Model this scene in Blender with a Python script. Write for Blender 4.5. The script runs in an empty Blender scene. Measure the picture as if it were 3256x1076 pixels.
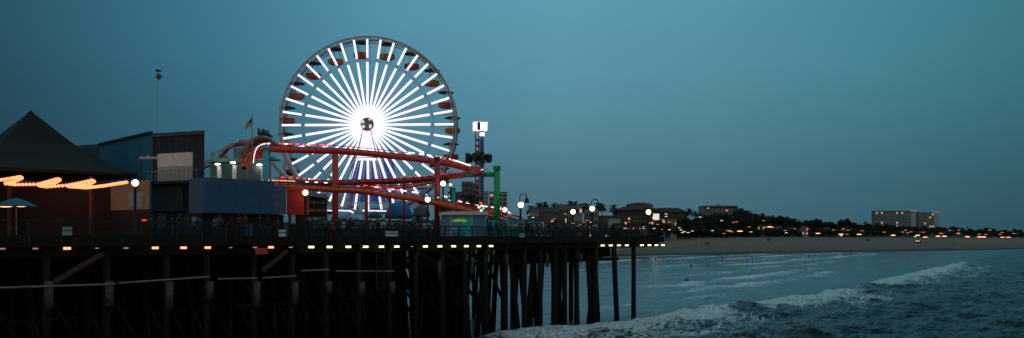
import bpy, math, random
import numpy as np
from mathutils import Vector, Matrix
random.seed(7)
R = math.radians
SC = bpy.context.scene
COL = SC.collection
F, CX, HY, CZ = 2600.0, 1628.0, 757.0, 11.0      # lens and eye height used to turn measured directions into places

# ---------------------------------------------------------------- helpers
def at(px, py, Y):
    return Vector(((px - CX) / F * Y, Y, CZ - (py - HY) / F * Y))

MATS = {}
def mat(name, col, rough=0.7, var=0.25, scale=3.0, metal=0.0, bump=0.0, emit=None, strength=0.0, stretch=None):
    if name in MATS: return MATS[name]
    m = bpy.data.materials.new(name); m.use_nodes = True
    nt = m.node_tree; b = nt.nodes['Principled BSDF']
    b.inputs['Roughness'].default_value = rough; b.inputs['Metallic'].default_value = metal
    if emit:
        b.inputs['Base Color'].default_value = (*col, 1)
        b.inputs['Emission Color'].default_value = (*emit, 1)
        b.inputs['Emission Strength'].default_value = strength
    else:
        tc = nt.nodes.new('ShaderNodeTexCoord')
        mp = nt.nodes.new('ShaderNodeMapping')
        if stretch: mp.inputs['Scale'].default_value = stretch
        nz = nt.nodes.new('ShaderNodeTexNoise'); nz.inputs['Scale'].default_value = scale; nz.inputs['Detail'].default_value = 5
        mx = nt.nodes.new('ShaderNodeMix'); mx.data_type = 'RGBA'
        nt.links.new(tc.outputs['Object'], mp.inputs['Vector']); nt.links.new(mp.outputs['Vector'], nz.inputs['Vector'])
        rp = nt.nodes.new('ShaderNodeMapRange'); rp.inputs[1].default_value = .3; rp.inputs[2].default_value = .7
        nt.links.new(nz.outputs[0], rp.inputs[0]); nt.links.new(rp.outputs[0], mx.inputs['Factor'])
        mx.inputs['A'].default_value = (*[c * (1 - var) for c in col], 1)
        mx.inputs['B'].default_value = (*[min(1, c * (1 + var)) for c in col], 1)
        nt.links.new(mx.outputs['Result'], b.inputs['Base Color'])
        if bump:
            bp = nt.nodes.new('ShaderNodeBump'); bp.inputs['Strength'].default_value = bump
            nt.links.new(nz.outputs[0], bp.inputs['Height']); nt.links.new(bp.outputs[0], b.inputs['Normal'])
    MATS[name] = m
    return m

class MB:
    def __init__(s): s.v = []; s.f = []; s.m = []; s.mi = 0
    def _add(s, vs, fs):
        o = len(s.v); s.v += [Vector(p) for p in vs]
        for f in fs: s.f.append([i + o for i in f]); s.m.append(s.mi)
        return s
    def box(s, c, size, rz=0, M=None):
        hx, hy, hz = size[0] / 2, size[1] / 2, size[2] / 2
        vs = [Vector((x * hx, y * hy, z * hz)) for x in (-1, 1) for y in (-1, 1) for z in (-1, 1)]
        Q = M if M is not None else Matrix.Rotation(rz, 3, 'Z')
        c = Vector(c)
        return s._add([c + Q @ v for v in vs], [(0, 1, 3, 2), (4, 6, 7, 5), (0, 4, 5, 1), (2, 3, 7, 6), (0, 2, 6, 4), (1, 5, 7, 3)])
    def beam(s, p, q, w, h):                       # square timber between two points, h is the upright size
        p, q = Vector(p), Vector(q); d = (q - p); L = d.length; d.normalize()
        up = Vector((0, 0, 1)) if abs(d.z) < .95 else Vector((0, 1, 0))
        x = d.cross(up).normalized(); z = x.cross(d).normalized()
        M = Matrix((x, d, z)).transposed()
        return s.box((p + q) / 2, (w, L, h), M=M)
    def tube(s, pts, r, n=8, cap=True):
        pts = [Vector(p) for p in pts]; k = len(pts)
        rs = r if isinstance(r, (list, tuple)) else [r] * k
        vs = []; up = None
        for i, p in enumerate(pts):
            t = (pts[min(i + 1, k - 1)] - pts[max(i - 1, 0)]).normalized()
            if up is None:
                up = Vector((0, 0, 1)) if abs(t.z) < .9 else Vector((0, 1, 0))
            x = t.cross(up)
            if x.length < 1e-4: x = t.cross(Vector((1, 0, 0)))
            x.normalize(); y = x.cross(t).normalized(); up = y if abs(t.z) > .9 else up
            for j in range(n):
                a = 2 * math.pi * j / n
                vs.append(p + (x * math.cos(a) + y * math.sin(a)) * rs[i])
        fs = [(i * n + j, i * n + (j + 1) % n, (i + 1) * n + (j + 1) % n, (i + 1) * n + j) for i in range(k - 1) for j in range(n)]
        if cap: fs += [tuple(range(n))[::-1], tuple((k - 1) * n + j for j in range(n))]
        return s._add(vs, fs)
    def lathe(s, c, prof, n=16, sx=1, sy=1, rz=0):
        c = Vector(c); vs = []
        for r, z in prof:
            for j in range(n):
                a = 2 * math.pi * j / n + rz
                vs.append(c + Vector((r * math.cos(a) * sx, r * math.sin(a) * sy, z)))
        k = len(prof)
        fs = [(i * n + j, i * n + (j + 1) % n, (i + 1) * n + (j + 1) % n, (i + 1) * n + j) for i in range(k - 1) for j in range(n)]
        fs += [tuple(range(n))[::-1], tuple((k - 1) * n + j for j in range(n))]
        return s._add(vs, fs)
    def ball(s, c, r, n=12, sz=1.0, sx=1.0):
        k = max(4, n // 2)
        return s.lathe(c, [(max(.002, r * math.sin(math.pi * i / k)), -r * sz * math.cos(math.pi * i / k)) for i in range(k + 1)], n, sx=sx)
    def prism(s, poly, z0, z1):                   # poly: plan points (x,y); z may be lists
        k = len(poly)
        a = z0 if isinstance(z0, (list, tuple)) else [z0] * k
        b = z1 if isinstance(z1, (list, tuple)) else [z1] * k
        vs = [(p[0], p[1], a[i]) for i, p in enumerate(poly)] + [(p[0], p[1], b[i]) for i, p in enumerate(poly)]
        fs = [tuple(range(k))[::-1], tuple(range(k, 2 * k))] + [(i, (i + 1) % k, (i + 1) % k + k, i + k) for i in range(k)]
        return s._add(vs, fs)
    def slab(s, pts, th):                          # a polygon in space given its own thickness along its normal
        pts = [Vector(p) for p in pts]; nrm = (pts[1] - pts[0]).cross(pts[2] - pts[0]).normalized() * th
        k = len(pts)
        return s._add(pts + [p + nrm for p in pts], [tuple(range(k))[::-1], tuple(range(k, 2 * k))] + [(i, (i + 1) % k, (i + 1) % k + k, i + k) for i in range(k)])
    def build(s, name, mats, parent=None, world=True, smooth=False):
        org = Vector((0, 0, 0))
        if parent is not None and world:
            p = parent
            while p: org = org + p.location; p = p.parent
        me = bpy.data.meshes.new(name)
        me.from_pydata([tuple(v - org) for v in s.v], [], s.f)
        if not isinstance(mats, (list, tuple)): mats = [mats]
        for m in mats: me.materials.append(m)
        if len(mats) > 1:
            for p, i in zip(me.polygons, s.m): p.material_index = i
        if smooth:
            for p in me.polygons: p.use_smooth = True
        me.update()
        o = bpy.data.objects.new(name, me); COL.objects.link(o)
        if parent is not None: o.parent = parent
        return o

def tag(o, label=None, cat=None, group=None, kind=None):
    if label: o['label'] = label
    if cat: o['category'] = cat
    if group: o['group'] = group
    if kind: o['kind'] = kind
    return o
def thing(name, loc, label, cat, group=None, rz=0):
    o = bpy.data.objects.new(name, None); COL.objects.link(o); o.empty_display_size = .3
    o.location = loc; o.rotation_euler = (0, 0, rz)
    return tag(o, label, cat, group)
def dup(src, loc, rz=0, label=None, group=None, scale=None, parent=None):
    c = src.copy(); COL.objects.link(c); c.location = loc; c.rotation_euler = (0, 0, rz)
    if scale: c.scale = scale
    if parent is not None: c.parent = parent
    if label: c['label'] = label
    if group: c['group'] = group
    def kids(a, b):
        for ch in list(a.children):
            k = ch.copy(); COL.objects.link(k); k.parent = b; kids(ch, k)
    kids(src, c)
    return c
def recolour(o, i, m):
    o.material_slots[i].link = 'OBJECT'; o.material_slots[i].material = m

# ---------------------------------------------------------------- camera and render
cam = bpy.data.objects.new('camera', bpy.data.cameras.new('camera')); COL.objects.link(cam)
cam.location = (0, 0, CZ); cam.rotation_euler = (R(90), 0, 0)
cam.data.sensor_width = 36; cam.data.lens = F / 3256 * 36; cam.data.shift_y = (HY - 538) / 3256
cam.data.clip_end = 12000; cam.data.clip_start = .5
SC.camera = cam
SC.render.resolution_x, SC.render.resolution_y = 1024, 338
SC.view_settings.view_transform = 'Standard'; SC.view_settings.look = 'None'
SC.view_settings.exposure = 0; SC.view_settings.gamma = 1
SC.cycles.use_denoising = True

# ---------------------------------------------------------------- dusk sky
W = bpy.data.worlds.new('World'); SC.world = W; W.use_nodes = True
nt = W.node_tree; N = nt.nodes; L = nt.links
bg = N['Background']
sky = N.new('ShaderNodeTexSky'); sky.sky_type = 'NISHITA'; sky.sun_disc = False
SUN_EL, SUN_AZ = R(2.0), R(205)
sky.sun_elevation = SUN_EL; sky.sun_rotation = SUN_AZ
sky.air_density = 1.2; sky.dust_density = .8; sky.ozone_density = 3.0
tc = N.new('ShaderNodeTexCoord'); sp = N.new('ShaderNodeSeparateXYZ'); L.new(tc.outputs['Generated'], sp.inputs[0])
def math_node(op, a, b=None, c=None, clamp=False):
    n = N.new('ShaderNodeMath'); n.operation = op; n.use_clamp = clamp
    for i, x in enumerate((a, b, c)):
        if x is None: continue
        if isinstance(x, (int, float)): n.inputs[i].default_value = x
        else: L.new(x, n.inputs[i])
    return n.outputs[0]
def ramp(fac, stops):
    r = N.new('ShaderNodeValToRGB'); L.new(fac, r.inputs[0])
    e = r.color_ramp.elements
    while len(e) < len(stops): e.new(.5)
    for x, (p, c) in zip(e, stops): x.position = p; x.color = (*c, 1)
    return r.outputs[0]
# thin evening overcast: the sky's own brightness over azimuth and height
azx = math_node('MULTIPLY_ADD', sp.outputs['X'], .5, .5)
azr = ramp(azx, [(0.0, (.15, .20, .24)), (.235, (.18, .26, .31)), (.33, (.39, .56, .63)), (.42, (.78, .86, .90)), (.53, (1, 1, 1)), (.62, (.86, .92, .92)), (.70, (.58, .76, .76)), (.77, (.38, .58, .58)), (1.0, (.22, .32, .32))])
elr = ramp(sp.outputs['Z'], [(0.0, (.060, .142, .190)), (.06, (.072, .178, .238)), (.12, (.090, .242, .325)), (.20, (.108, .300, .395)), (.30, (.120, .345, .460)), (.6, (.22, .46, .57)), (1.0, (.34, .60, .70))])
nz = N.new('ShaderNodeTexNoise'); nz.inputs['Scale'].default_value = 3.5; nz.inputs['Detail'].default_value = 3
mpn = N.new('ShaderNodeMapping'); mpn.inputs['Scale'].default_value = (1, 1, 3); L.new(tc.outputs['Generated'], mpn.inputs[0]); L.new(mpn.outputs[0], nz.inputs['Vector'])
nzr = math_node('MULTIPLY_ADD', nz.outputs[0], .14, .93)
def mul(a, b, f=1.0):
    m = N.new('ShaderNodeMix'); m.data_type = 'RGBA'; m.blend_type = 'MULTIPLY'; m.inputs['Factor'].default_value = f
    for k, x in (('A', a), ('B', b)):
        if isinstance(x, tuple): m.inputs[k].default_value = (*x, 1)
        else: L.new(x, m.inputs[k])
    return m.outputs['Result']
def gain(x, f):
    m = N.new('ShaderNodeVectorMath'); m.operation = 'SCALE'; L.new(x, m.inputs[0]); m.inputs['Scale'].default_value = f; return m.outputs[0]
full0 = mul(mul(elr, azr), nzr)
# afterglow low in the west, behind the viewer
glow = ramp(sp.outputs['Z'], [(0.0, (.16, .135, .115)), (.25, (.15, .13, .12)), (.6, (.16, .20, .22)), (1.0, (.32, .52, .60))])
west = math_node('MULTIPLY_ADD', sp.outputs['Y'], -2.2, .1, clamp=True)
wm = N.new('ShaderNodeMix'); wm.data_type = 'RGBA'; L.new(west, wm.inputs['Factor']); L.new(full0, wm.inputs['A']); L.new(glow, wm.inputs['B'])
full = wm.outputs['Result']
ad = N.new('ShaderNodeMix'); ad.data_type = 'RGBA'; ad.inputs['Factor'].default_value = .06
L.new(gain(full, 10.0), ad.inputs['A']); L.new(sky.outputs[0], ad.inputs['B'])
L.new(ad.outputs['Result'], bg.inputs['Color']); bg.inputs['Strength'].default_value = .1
sun = bpy.data.lights.new('sun', 'SUN'); sun.energy = .03; sun.angle = R(12); sun.color = (1, .8, .65)
so = bpy.data.objects.new('sun', sun); COL.objects.link(so)
so.rotation_euler = (R(84), 0, -SUN_AZ + math.pi)

# ---------------------------------------------------------------- materials
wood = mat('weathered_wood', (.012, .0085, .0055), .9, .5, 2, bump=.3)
wood_red = mat('stained_timber', (.10, .045, .03), .8, .4, 3)
pale_pile = mat('barnacled_concrete', (.10, .095, .07), .9, .45, 4, bump=.4)
pipe_m = mat('galvanised_pipe', (.26, .25, .21), .5, .25, 2, metal=.2)
dark_rail = mat('rail_paint', (.02, .02, .018), .6, .3, 5)
red = mat('red_steel', (.80, .05, .03), .35, .15, 1.5)
red_dark = mat('dark_red_steel', (.40, .035, .04), .4, .15, 1.5)  # darker red coat of handrails, thin posts and arms
orange = mat('orange_steel', (.90, .15, .045), .35, .15, 1.5)
green = mat('green_steel', (.012, .46, .12), .35, .15, 1)
teal = mat('teal_steel', (.03, .55, .62), .4, .12, 1)
white_st = mat('white_steel', (.62, .62, .66), .4, .1, 2)
grey_st = mat('grey_steel', (.30, .33, .36), .45, .15, 2)
black_m = mat('black_paint', (.012, .012, .012), .6, .3, 4)
roof_m = mat('dark_shingle', (.010, .008, .006), .9, .4, 6, bump=.4)
navy = mat('navy_corrugated', (.05, .15, .27), .6, .12, .8)
tealwall = mat('teal_stucco', (.025, .20, .30), .8, .1, .7)
darkwall = mat('charcoal_cladding', (.03, .042, .052), .8, .15, 1)
beige = mat('beige_plaster', (.28, .25, .17), .85, .15, 1.2)
brownwall = mat('brown_boards', (.013, .005, .004), .8, .3, 2)
redwall = mat('red_board', (.70, .03, .015), .5, .08, 1)
glass_dark = mat('dark_glass', (.02, .03, .035), .15, .2, 1)
LED = mat('led_white', (.8, .8, .8), emit=(.82, .84, 1.0), strength=1.15)
GLOBE = mat('lamp_glow', (.8, .8, .7), emit=(1, .86, .55), strength=5)
GLOBE_DIM = mat('lamp_glow_dim', (.8, .8, .7), emit=(1, .86, .55), strength=1.2)
EDGE_Y = mat('edge_lamp_yellow', (.8, .8, .6), emit=(1, .86, .50), strength=2.6)
EDGE_O = mat('edge_lamp_orange', (.8, .5, .4), emit=(1, .36, .20), strength=2.0)
EDGE_F = mat('edge_lamp_faint', (.5, .4, .4), emit=(1, .55, .42), strength=.28)
BULB = mat('festoon_bulb', (.8, .6, .4), emit=(1, .24, .09), strength=2.2)
RLED = mat('red_marker_light', (.8, .1, .1), emit=(1, .04, .03), strength=1.6)
WLED = mat('track_marker_light', (.8, .8, .8), emit=(1, .85, .85), strength=1.8)
GLED = mat('green_marker_light', (.1, .8, .3), emit=(.1, 1, .4), strength=1.0)
ORL = mat('sodium_lamp', (.8, .4, .2), emit=(1, .36, .18), strength=3.2)
ORF = mat('sodium_lamp_faint', (.8, .4, .2), emit=(1, .26, .14), strength=.8)
WHL = mat('far_white_lamp', (.8, .8, .7), emit=(1, .88, .70), strength=1.4)
WIN_L = mat('lit_window', (.5, .4, .3), emit=(1, .52, .32), strength=.55)
WIN_D = mat('dark_window', (.03, .035, .04), .2, .2, 1)

# ---------------------------------------------------------------- ground and sea (polar sheets round the eye, sized in metres)
def fbm(x, y, oct=4, seed=0):
    out = np.zeros_like(x, dtype=float); amp = 1; tot = 0
    for o in range(oct):
        xi = np.floor(x).astype(np.int64); yi = np.floor(y).astype(np.int64); fx = x - xi; fy = y - yi
        fx = fx * fx * (3 - 2 * fx); fy = fy * fy * (3 - 2 * fy)
        def h(a, b):
            n = (a * 374761393 + b * 668265263 + (seed + o) * 1442695041) & 0x7fffffff
            n = ((n ^ (n >> 13)) * 1274126177) & 0x7fffffff
            return ((n ^ (n >> 16)) & 0xffff) / 65535.0
        v = (h(xi, yi) * (1 - fx) + h(xi + 1, yi) * fx) * (1 - fy) + (h(xi, yi + 1) * (1 - fx) + h(xi + 1, yi + 1) * fx) * fy
        out += v * amp; tot += amp; amp *= .5; x = x * 2.03 + 11.3; y = y * 2.03 + 5.7
    return out / tot
def sstep(a, b, x):
    t = np.clip((x - a) / (b - a), 0, 1); return t * t * (3 - 2 * t)
def shore_v(X, Y): return -.573 * X + .819 * (Y - 443.0)
def ground_z(X, Y):
    X = np.asarray(X, float); Y = np.asarray(Y, float)
    v = shore_v(X, Y); a = .819 * X + .573 * Y
    vb = 285 + np.maximum(0, a - 784) * .19
    z = np.where(v < 0, np.maximum(-3, v * .04), 0) + 2.2 * sstep(0, 45, v) + 9.4 * sstep(45, 250, v)
    z = z + (fbm(X / 14, Y / 14, 3, 5) - .5) * .7 * sstep(20, 80, v)
    hb = 13 - 5 * sstep(900, 2200, a)
    z = z + hb * sstep(vb, vb + 60, v)
    return z + (fbm(X / 40, Y / 40, 3, 9) - .5) * 4 * sstep(vb, vb + 60, v)
def gz(X, Y): return float(ground_z(np.array([X]), np.array([Y]))[0])
def sheet(name, tx, ys, zf, m, attr=None):
    T, Yg = np.meshgrid(tx, ys); Xg = T * Yg
    Z = zf(Xg, Yg); dz = Z[0] if isinstance(Z, tuple) else Z
    nr, nc = T.shape
    co = np.stack([Xg, Yg, dz], -1).reshape(-1, 3)
    idx = np.arange(nr * nc).reshape(nr, nc)
    q = np.stack([idx[:-1, :-1], idx[:-1, 1:], idx[1:, 1:], idx[1:, :-1]], -1).reshape(-1, 4)
    me = bpy.data.meshes.new(name)
    me.vertices.add(len(co)); me.vertices.foreach_set('co', co.ravel())
    me.loops.add(q.size); me.loops.foreach_set('vertex_index', q.ravel().astype(np.int32))
    me.polygons.add(len(q)); me.polygons.foreach_set('loop_start', np.arange(0, q.size, 4, dtype=np.int32))
    me.polygons.foreach_set('loop_total', np.full(len(q), 4, dtype=np.int32))
    me.polygons.foreach_set('use_smooth', np.ones(len(q), dtype=bool))
    me.update(calc_edges=True); me.validate()
    if isinstance(Z, tuple):
        for nm, arr in Z[1].items():
            at_ = me.attributes.new(nm, 'FLOAT', 'POINT'); at_.data.foreach_set('value', arr.ravel().astype(np.float32))
    me.materials.append(m)
    o = bpy.data.objects.new(name, me); COL.objects.link(o); tag(o, kind='structure')
    return o
def shader(name):
    m = bpy.data.materials.new(name); m.use_nodes = True; return m, m.node_tree, m.node_tree.nodes['Principled BSDF']

# beach, dry and wet sand, scrub on the bluff
gm, g, gb = shader('beach_and_bluff')
geo = g.nodes.new('ShaderNodeNewGeometry'); s3 = g.nodes.new('ShaderNodeSeparateXYZ'); g.links.new(geo.outputs['Position'], s3.inputs[0])
n1 = g.nodes.new('ShaderNodeTexNoise'); n1.inputs['Scale'].default_value = .05; n1.inputs['Detail'].default_value = 8; g.links.new(geo.outputs['Position'], n1.inputs['Vector'])
ad = g.nodes.new('ShaderNodeMath'); ad.operation = 'MULTIPLY_ADD'; g.links.new(n1.outputs[0], ad.inputs[0]); ad.inputs[1].default_value = 1.6; g.links.new(s3.outputs[2], ad.inputs[2])
mr = g.nodes.new('ShaderNodeMapRange'); g.links.new(ad.outputs[0], mr.inputs[0]); mr.inputs[1].default_value = 0; mr.inputs[2].default_value = 16
cr = g.nodes.new('ShaderNodeValToRGB'); g.links.new(mr.outputs[0], cr.inputs[0])
e = cr.color_ramp.elements; st = [(0, (.05, .04, .03)), (.085, (.06, .048, .035)), (.13, (.26, .15, .10)), (.5, (.37, .215, .145)), (.76, (.26, .155, .11)), (.82, (.03, .032, .02)), (1, (.02, .024, .014))]
while len(e) < len(st): e.new(.5)
for x, (p, c) in zip(e, st): x.position = p; x.color = (*c, 1)
n2 = g.nodes.new('ShaderNodeTexNoise'); n2.inputs['Scale'].default_value = .35; n2.inputs['Detail'].default_value = 6; g.links.new(geo.outputs['Position'], n2.inputs['Vector'])
mm = g.nodes.new('ShaderNodeMix'); mm.data_type = 'RGBA'; mm.blend_type = 'MULTIPLY'; mm.inputs['Factor'].default_value = .8
g.links.new(cr.outputs[0], mm.inputs['A']); g.links.new(n2.outputs[1], mm.inputs['B']); g.links.new(mm.outputs['Result'], gb.inputs['Base Color'])
gb.inputs['Roughness'].default_value = .95
tx = np.concatenate([np.linspace(-3, -.75, 30), np.linspace(-.74, .8, 420), np.linspace(.82, 2.2, 30)])
ys = np.concatenate([np.linspace(60, 240, 12), np.geomspace(250, 1800, 230), np.geomspace(1830, 6000, 50)])
sheet('ground', tx, ys, ground_z, gm)

# sea
D2 = Vector((.6494, .7604)); N2 = Vector((-.7604, .6494)); OFF = 58.65; DECK = 11.08; SEND = 101.2
def crest_u(a):                                    # where the breaking front lies, metres shoreward, against distance along it
    return np.interp(a, [40, 72, 92, 118, 130, 145, 161, 200, 250, 316, 420, 700], [62, 54, 51, 49.5, 46.5, 45.5, 44.5, 46, 49, 51, 56, 66])
def sea_z(X, Y):
    a = .6 * X + .8 * Y; u = -.8 * X + .6 * Y
    cu = crest_u(a) + (fbm(a / 9, a * 0, 3, 3) - .5) * 4
    q = u - cu                                     # >0 shoreward of the front
    n = fbm(X / 7, Y / 7, 3, 21)
    # open-water chop: many trains, mostly running at the shore
    z = np.zeros_like(X)
    rs = np.random.RandomState(4)
    wx = X + (fbm(X / 11, Y / 11, 2, 31) - .5) * 6; wy = Y + (fbm(X / 11, Y / 11, 2, 37) - .5) * 6
    for i in range(26):
        lam = 1.6 * (1.22 ** (i % 13)); th = R(127) + rs.randn() * .55
        k = 2 * math.pi / lam; ph = rs.rand() * 6.28
        s = np.sin(k * (wx * math.cos(th) + wy * math.sin(th)) + ph)
        z += .0115 * lam ** 1.12 * (1 - np.abs(s)) * 1.6 * .55
    z = z - z.mean()
    sea_side = 1 - sstep(-2, 3, q)
    amp = .32 + .80 * sea_side
    amp = amp * (.45 + .55 * (1 - sstep(420, 760, Y)))
    z = z * amp
    # the front itself and its train of swells further out, and low bores inshore
    br = fbm(a / 22, a * 0 + 3, 3, 8)
    H = 1.0 * (.45 + .9 * br)
    z += H * np.exp(-np.where(q > 0, (q / 1.4) ** 2, (q / 4.5) ** 2)) * .8
    for off, h in ((-19, .75), (-37, .7), (-58, .8), (-84, .8), (-120, .9)):
        qq = q - off + (fbm(a / 16, a * 0 + off, 3, 12) - .5) * 7
        z += h * (.3 + fbm(a / 25, a * 0 + off, 2, 14)) * .8 * np.exp(-np.where(qq > 0, (qq / 2.2) ** 2, (qq / 6.0) ** 2))
    foam = np.zeros_like(X)
    pa = np.interp(a, [40, 60, 70, 104, 110, 116, 122, 126, 132, 150, 168, 180, 196, 206, 230, 250, 330, 400, 520], [.9, 1, 1, 1, .95, .6, .35, .8, 1, 1, .9, .35, .3, .75, 1, 1, .95, .4, 0])
    wsh = np.interp(a, [60, 104, 122, 135, 168, 190, 215, 300], [3, 3, 2.5, 3, 3, 3, 4, 5])
    wse = np.interp(a, [60, 98, 116, 122, 135, 160, 175, 190, 215, 300], [22, 19, 13, 7, 13, 17, 14, 6, 14, 20])
    ragged = .55 + .9 * fbm(X / 5, Y / 5, 3, 61)
    foam += .8 * pa * np.exp(-np.where(q > 0, (q / 2.2) ** 2, (q / 3.2) ** 2))
    foam += pa * .82 * ragged * np.exp(-np.where(q > 0, (q / wsh) ** 2, (q / wse) ** 2))
    # streaks of old foam left inshore, and low bores
    for off, h, wd, a0, a1 in ((18, .5, 1.8, 60, 190), (27, .6, 2.0, 130, 300), (40, .8, 2.2, 150, 330), (56, .6, 2.2, 200, 420), (74, .85, 3.0, 300, 620), (92, .6, 3, 240, 520), (112, .8, 3.6, 380, 800), (140, .7, 4, 300, 900), (175, .6, 4, 300, 900)):
        qq = q - off + (fbm(a / 30, a * 0 + off, 3, 40) - .5) * 12
        en = sstep(a0, a0 + 25, a) * (1 - sstep(a1 - 40, a1, a)) * (.25 + 1.2 * fbm(a / 18, a * 0 + off, 2, 41))
        foam += 1.35 * h * en * np.exp(-np.where(qq > 0, (qq / wd) ** 2, (qq / (wd * 2.6)) ** 2))
        z += .22 * en * np.exp(-np.where(qq > 0, (qq / 1.2) ** 2, (qq / 3.5) ** 2))
    # a few whitecaps seaward
    foam += .28 * sea_side * sstep(.62, .8, fbm(a / 9, u / 2.5, 3, 71))
    v = shore_v(X, Y)
    foam += .4 * np.exp(-((v + 3) / 2.5) ** 2)
    foam += .14 * sstep(-2, 12, q) * (1 - sstep(20, 60, q))
    shal = sstep(-3, 10, q)
    z = z * (1 - .8 * sstep(-40, 0, v))
    s_ = X * D2.x + Y * D2.y; w_ = X * N2.x + Y * N2.y - OFF
    under = sstep(-3, 4, w_) * (1 - sstep(SEND - 6, SEND + 2, s_)) * (1 - sstep(118, 124, w_))
    foam = foam * (1 - .97 * under) * (1 - .9 * sstep(-16, -5, w_) * (1 - sstep(SEND - 50, SEND - 32, s_))); z = z * (1 - .6 * under)
    return z, {'foam': foam, 'inshore': shal}
sm, g, sb = shader('sea_water')
geo = g.nodes.new('ShaderNodeNewGeometry')
fa = g.nodes.new('ShaderNodeAttribute'); fa.attribute_name = 'foam'; ia = g.nodes.new('ShaderNodeAttribute'); ia.attribute_name = 'inshore'
def nse(scale, det, vec, dist=0):
    n = g.nodes.new('ShaderNodeTexNoise'); n.inputs['Scale'].default_value = scale; n.inputs['Detail'].default_value = det; n.inputs['Distortion'].default_value = dist
    g.links.new(vec, n.inputs['Vector']); return n.outputs[0]
def mth(op, *a, clamp=False):
    n = g.nodes.new('ShaderNodeMath'); n.operation = op; n.use_clamp = clamp
    for i, x in enumerate(a):
        if isinstance(x, (int, float)): n.inputs[i].default_value = x
        else: g.links.new(x, n.inputs[i])
    return n.outputs[0]
rot = g.nodes.new('ShaderNodeMapping'); rot.inputs['Rotation'].default_value = (0, 0, R(-53)); g.links.new(geo.outputs['Position'], rot.inputs[0])
str_ = g.nodes.new('ShaderNodeMapping'); str_.inputs['Scale'].default_value = (.5, 1, 1); g.links.new(rot.outputs[0], str_.inputs[0])
fn = nse(1.1, 9, str_.outputs[0], 1.2)
fn2 = nse(.22, 4, str_.outputs[0], .6)
fn3 = nse(3.2, 6, str_.outputs[0], .8)
x = mth('MULTIPLY_ADD', mth('SUBTRACT', fn, .5), 1.9, mth('SUBTRACT', fa.outputs['Fac'], .52))
x = mth('MULTIPLY_ADD', mth('SUBTRACT', fn2, .5), .7, x)
x = mth('MULTIPLY_ADD', mth('SUBTRACT', fn3, .5), .9, x)
fm1 = mth('MULTIPLY', x, 2.0, clamp=True)
lace = mth('MULTIPLY_ADD', mth('SUBTRACT', nse(1.9, 8, str_.outputs[0], 2.2), .5), 3.4, .52, clamp=True)
foamf = mth('MULTIPLY', fm1, mth('MULTIPLY_ADD', lace, .74, .32))
cm = g.nodes.new('ShaderNodeMix'); cm.data_type = 'RGBA'; g.links.new(foamf, cm.inputs['Factor'])
deep = g.nodes.new('ShaderNodeMix'); deep.data_type = 'RGBA'; g.links.new(ia.outputs['Fac'], deep.inputs['Factor'])
deep.inputs['A'].default_value = (.003, .006, .005, 1); deep.inputs['B'].default_value = (.018, .045, .05, 1)
g.links.new(deep.outputs['Result'], cm.inputs['A']); cm.inputs['B'].default_value = (.85, .88, .88, 1)
g.links.new(cm.outputs['Result'], sb.inputs['Base Color'])
g.links.new(mth('MULTIPLY_ADD', foamf, .55, .12), sb.inputs['Roughness'])
sb.inputs['IOR'].default_value = 1.33
g.links.new(mth('MULTIPLY_ADD', ia.outputs['Fac'], .14, .25), sb.inputs['Specular IOR Level'])
bh = mth('ADD', mth('MULTIPLY', nse(.9, 7, str_.outputs[0], .4), 1.0), mth('MULTIPLY', foamf, .10))
bp = g.nodes.new('ShaderNodeBump'); g.links.new(bh, bp.inputs['Height']); bp.inputs['Distance'].default_value = .5
g.links.new(mth('MULTIPLY_ADD', ia.outputs['Fac'], -.95, 1.35), bp.inputs['Strength']); g.links.new(bp.outputs[0], sb.inputs['Normal'])
tx = np.concatenate([np.linspace(-3.2, -.72, 40), np.linspace(-.7, .68, 900), np.linspace(.7, 3.0, 60)])
pys = np.concatenate([np.linspace(1085, 785, 520), np.linspace(784, 768, 40)])
ys = np.concatenate([np.linspace(8, 84, 60), CZ * F / (pys - HY)])
sheet('sea', tx, ys, sea_z, sm)

# ---------------------------------------------------------------- the pier
D2 = Vector((.6494, .7604)); N2 = Vector((-.7604, .6494)); OFF = 58.65; DECK = 11.08; SEND = 101.2
def pt(s, w, z=None):
    p = D2 * s + N2 * (OFF + w)
    return Vector((p.x, p.y)) if z is None else Vector((p.x, p.y, z))
def edge_s(px):                                    # distance along the front edge where it is seen at px
    Y = 200000 / (3850 - px); X = (px - CX) / F * Y
    return X * D2.x + Y * D2.y
def w_of(X, Y): return X * N2.x + Y * N2.y - OFF
pier = thing('pier', (*pt(50, 20), 0), 'long dark timber pier on many piles with a row of small lamps under its edge', 'pier')
def quadpoly(s0, s1, w0, w1): return [pt(s0, w0), pt(s1, w0), pt(s1, w1), pt(s0, w1)]
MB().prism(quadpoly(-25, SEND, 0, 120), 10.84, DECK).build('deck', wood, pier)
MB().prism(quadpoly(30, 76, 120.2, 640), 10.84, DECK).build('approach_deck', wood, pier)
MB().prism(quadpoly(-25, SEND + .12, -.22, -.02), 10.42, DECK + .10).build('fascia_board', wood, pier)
MB().prism(quadpoly(SEND + .02, SEND + .22, -.02, 120), 10.42, DECK + .10).build('fascia_board', wood, pier)
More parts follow.
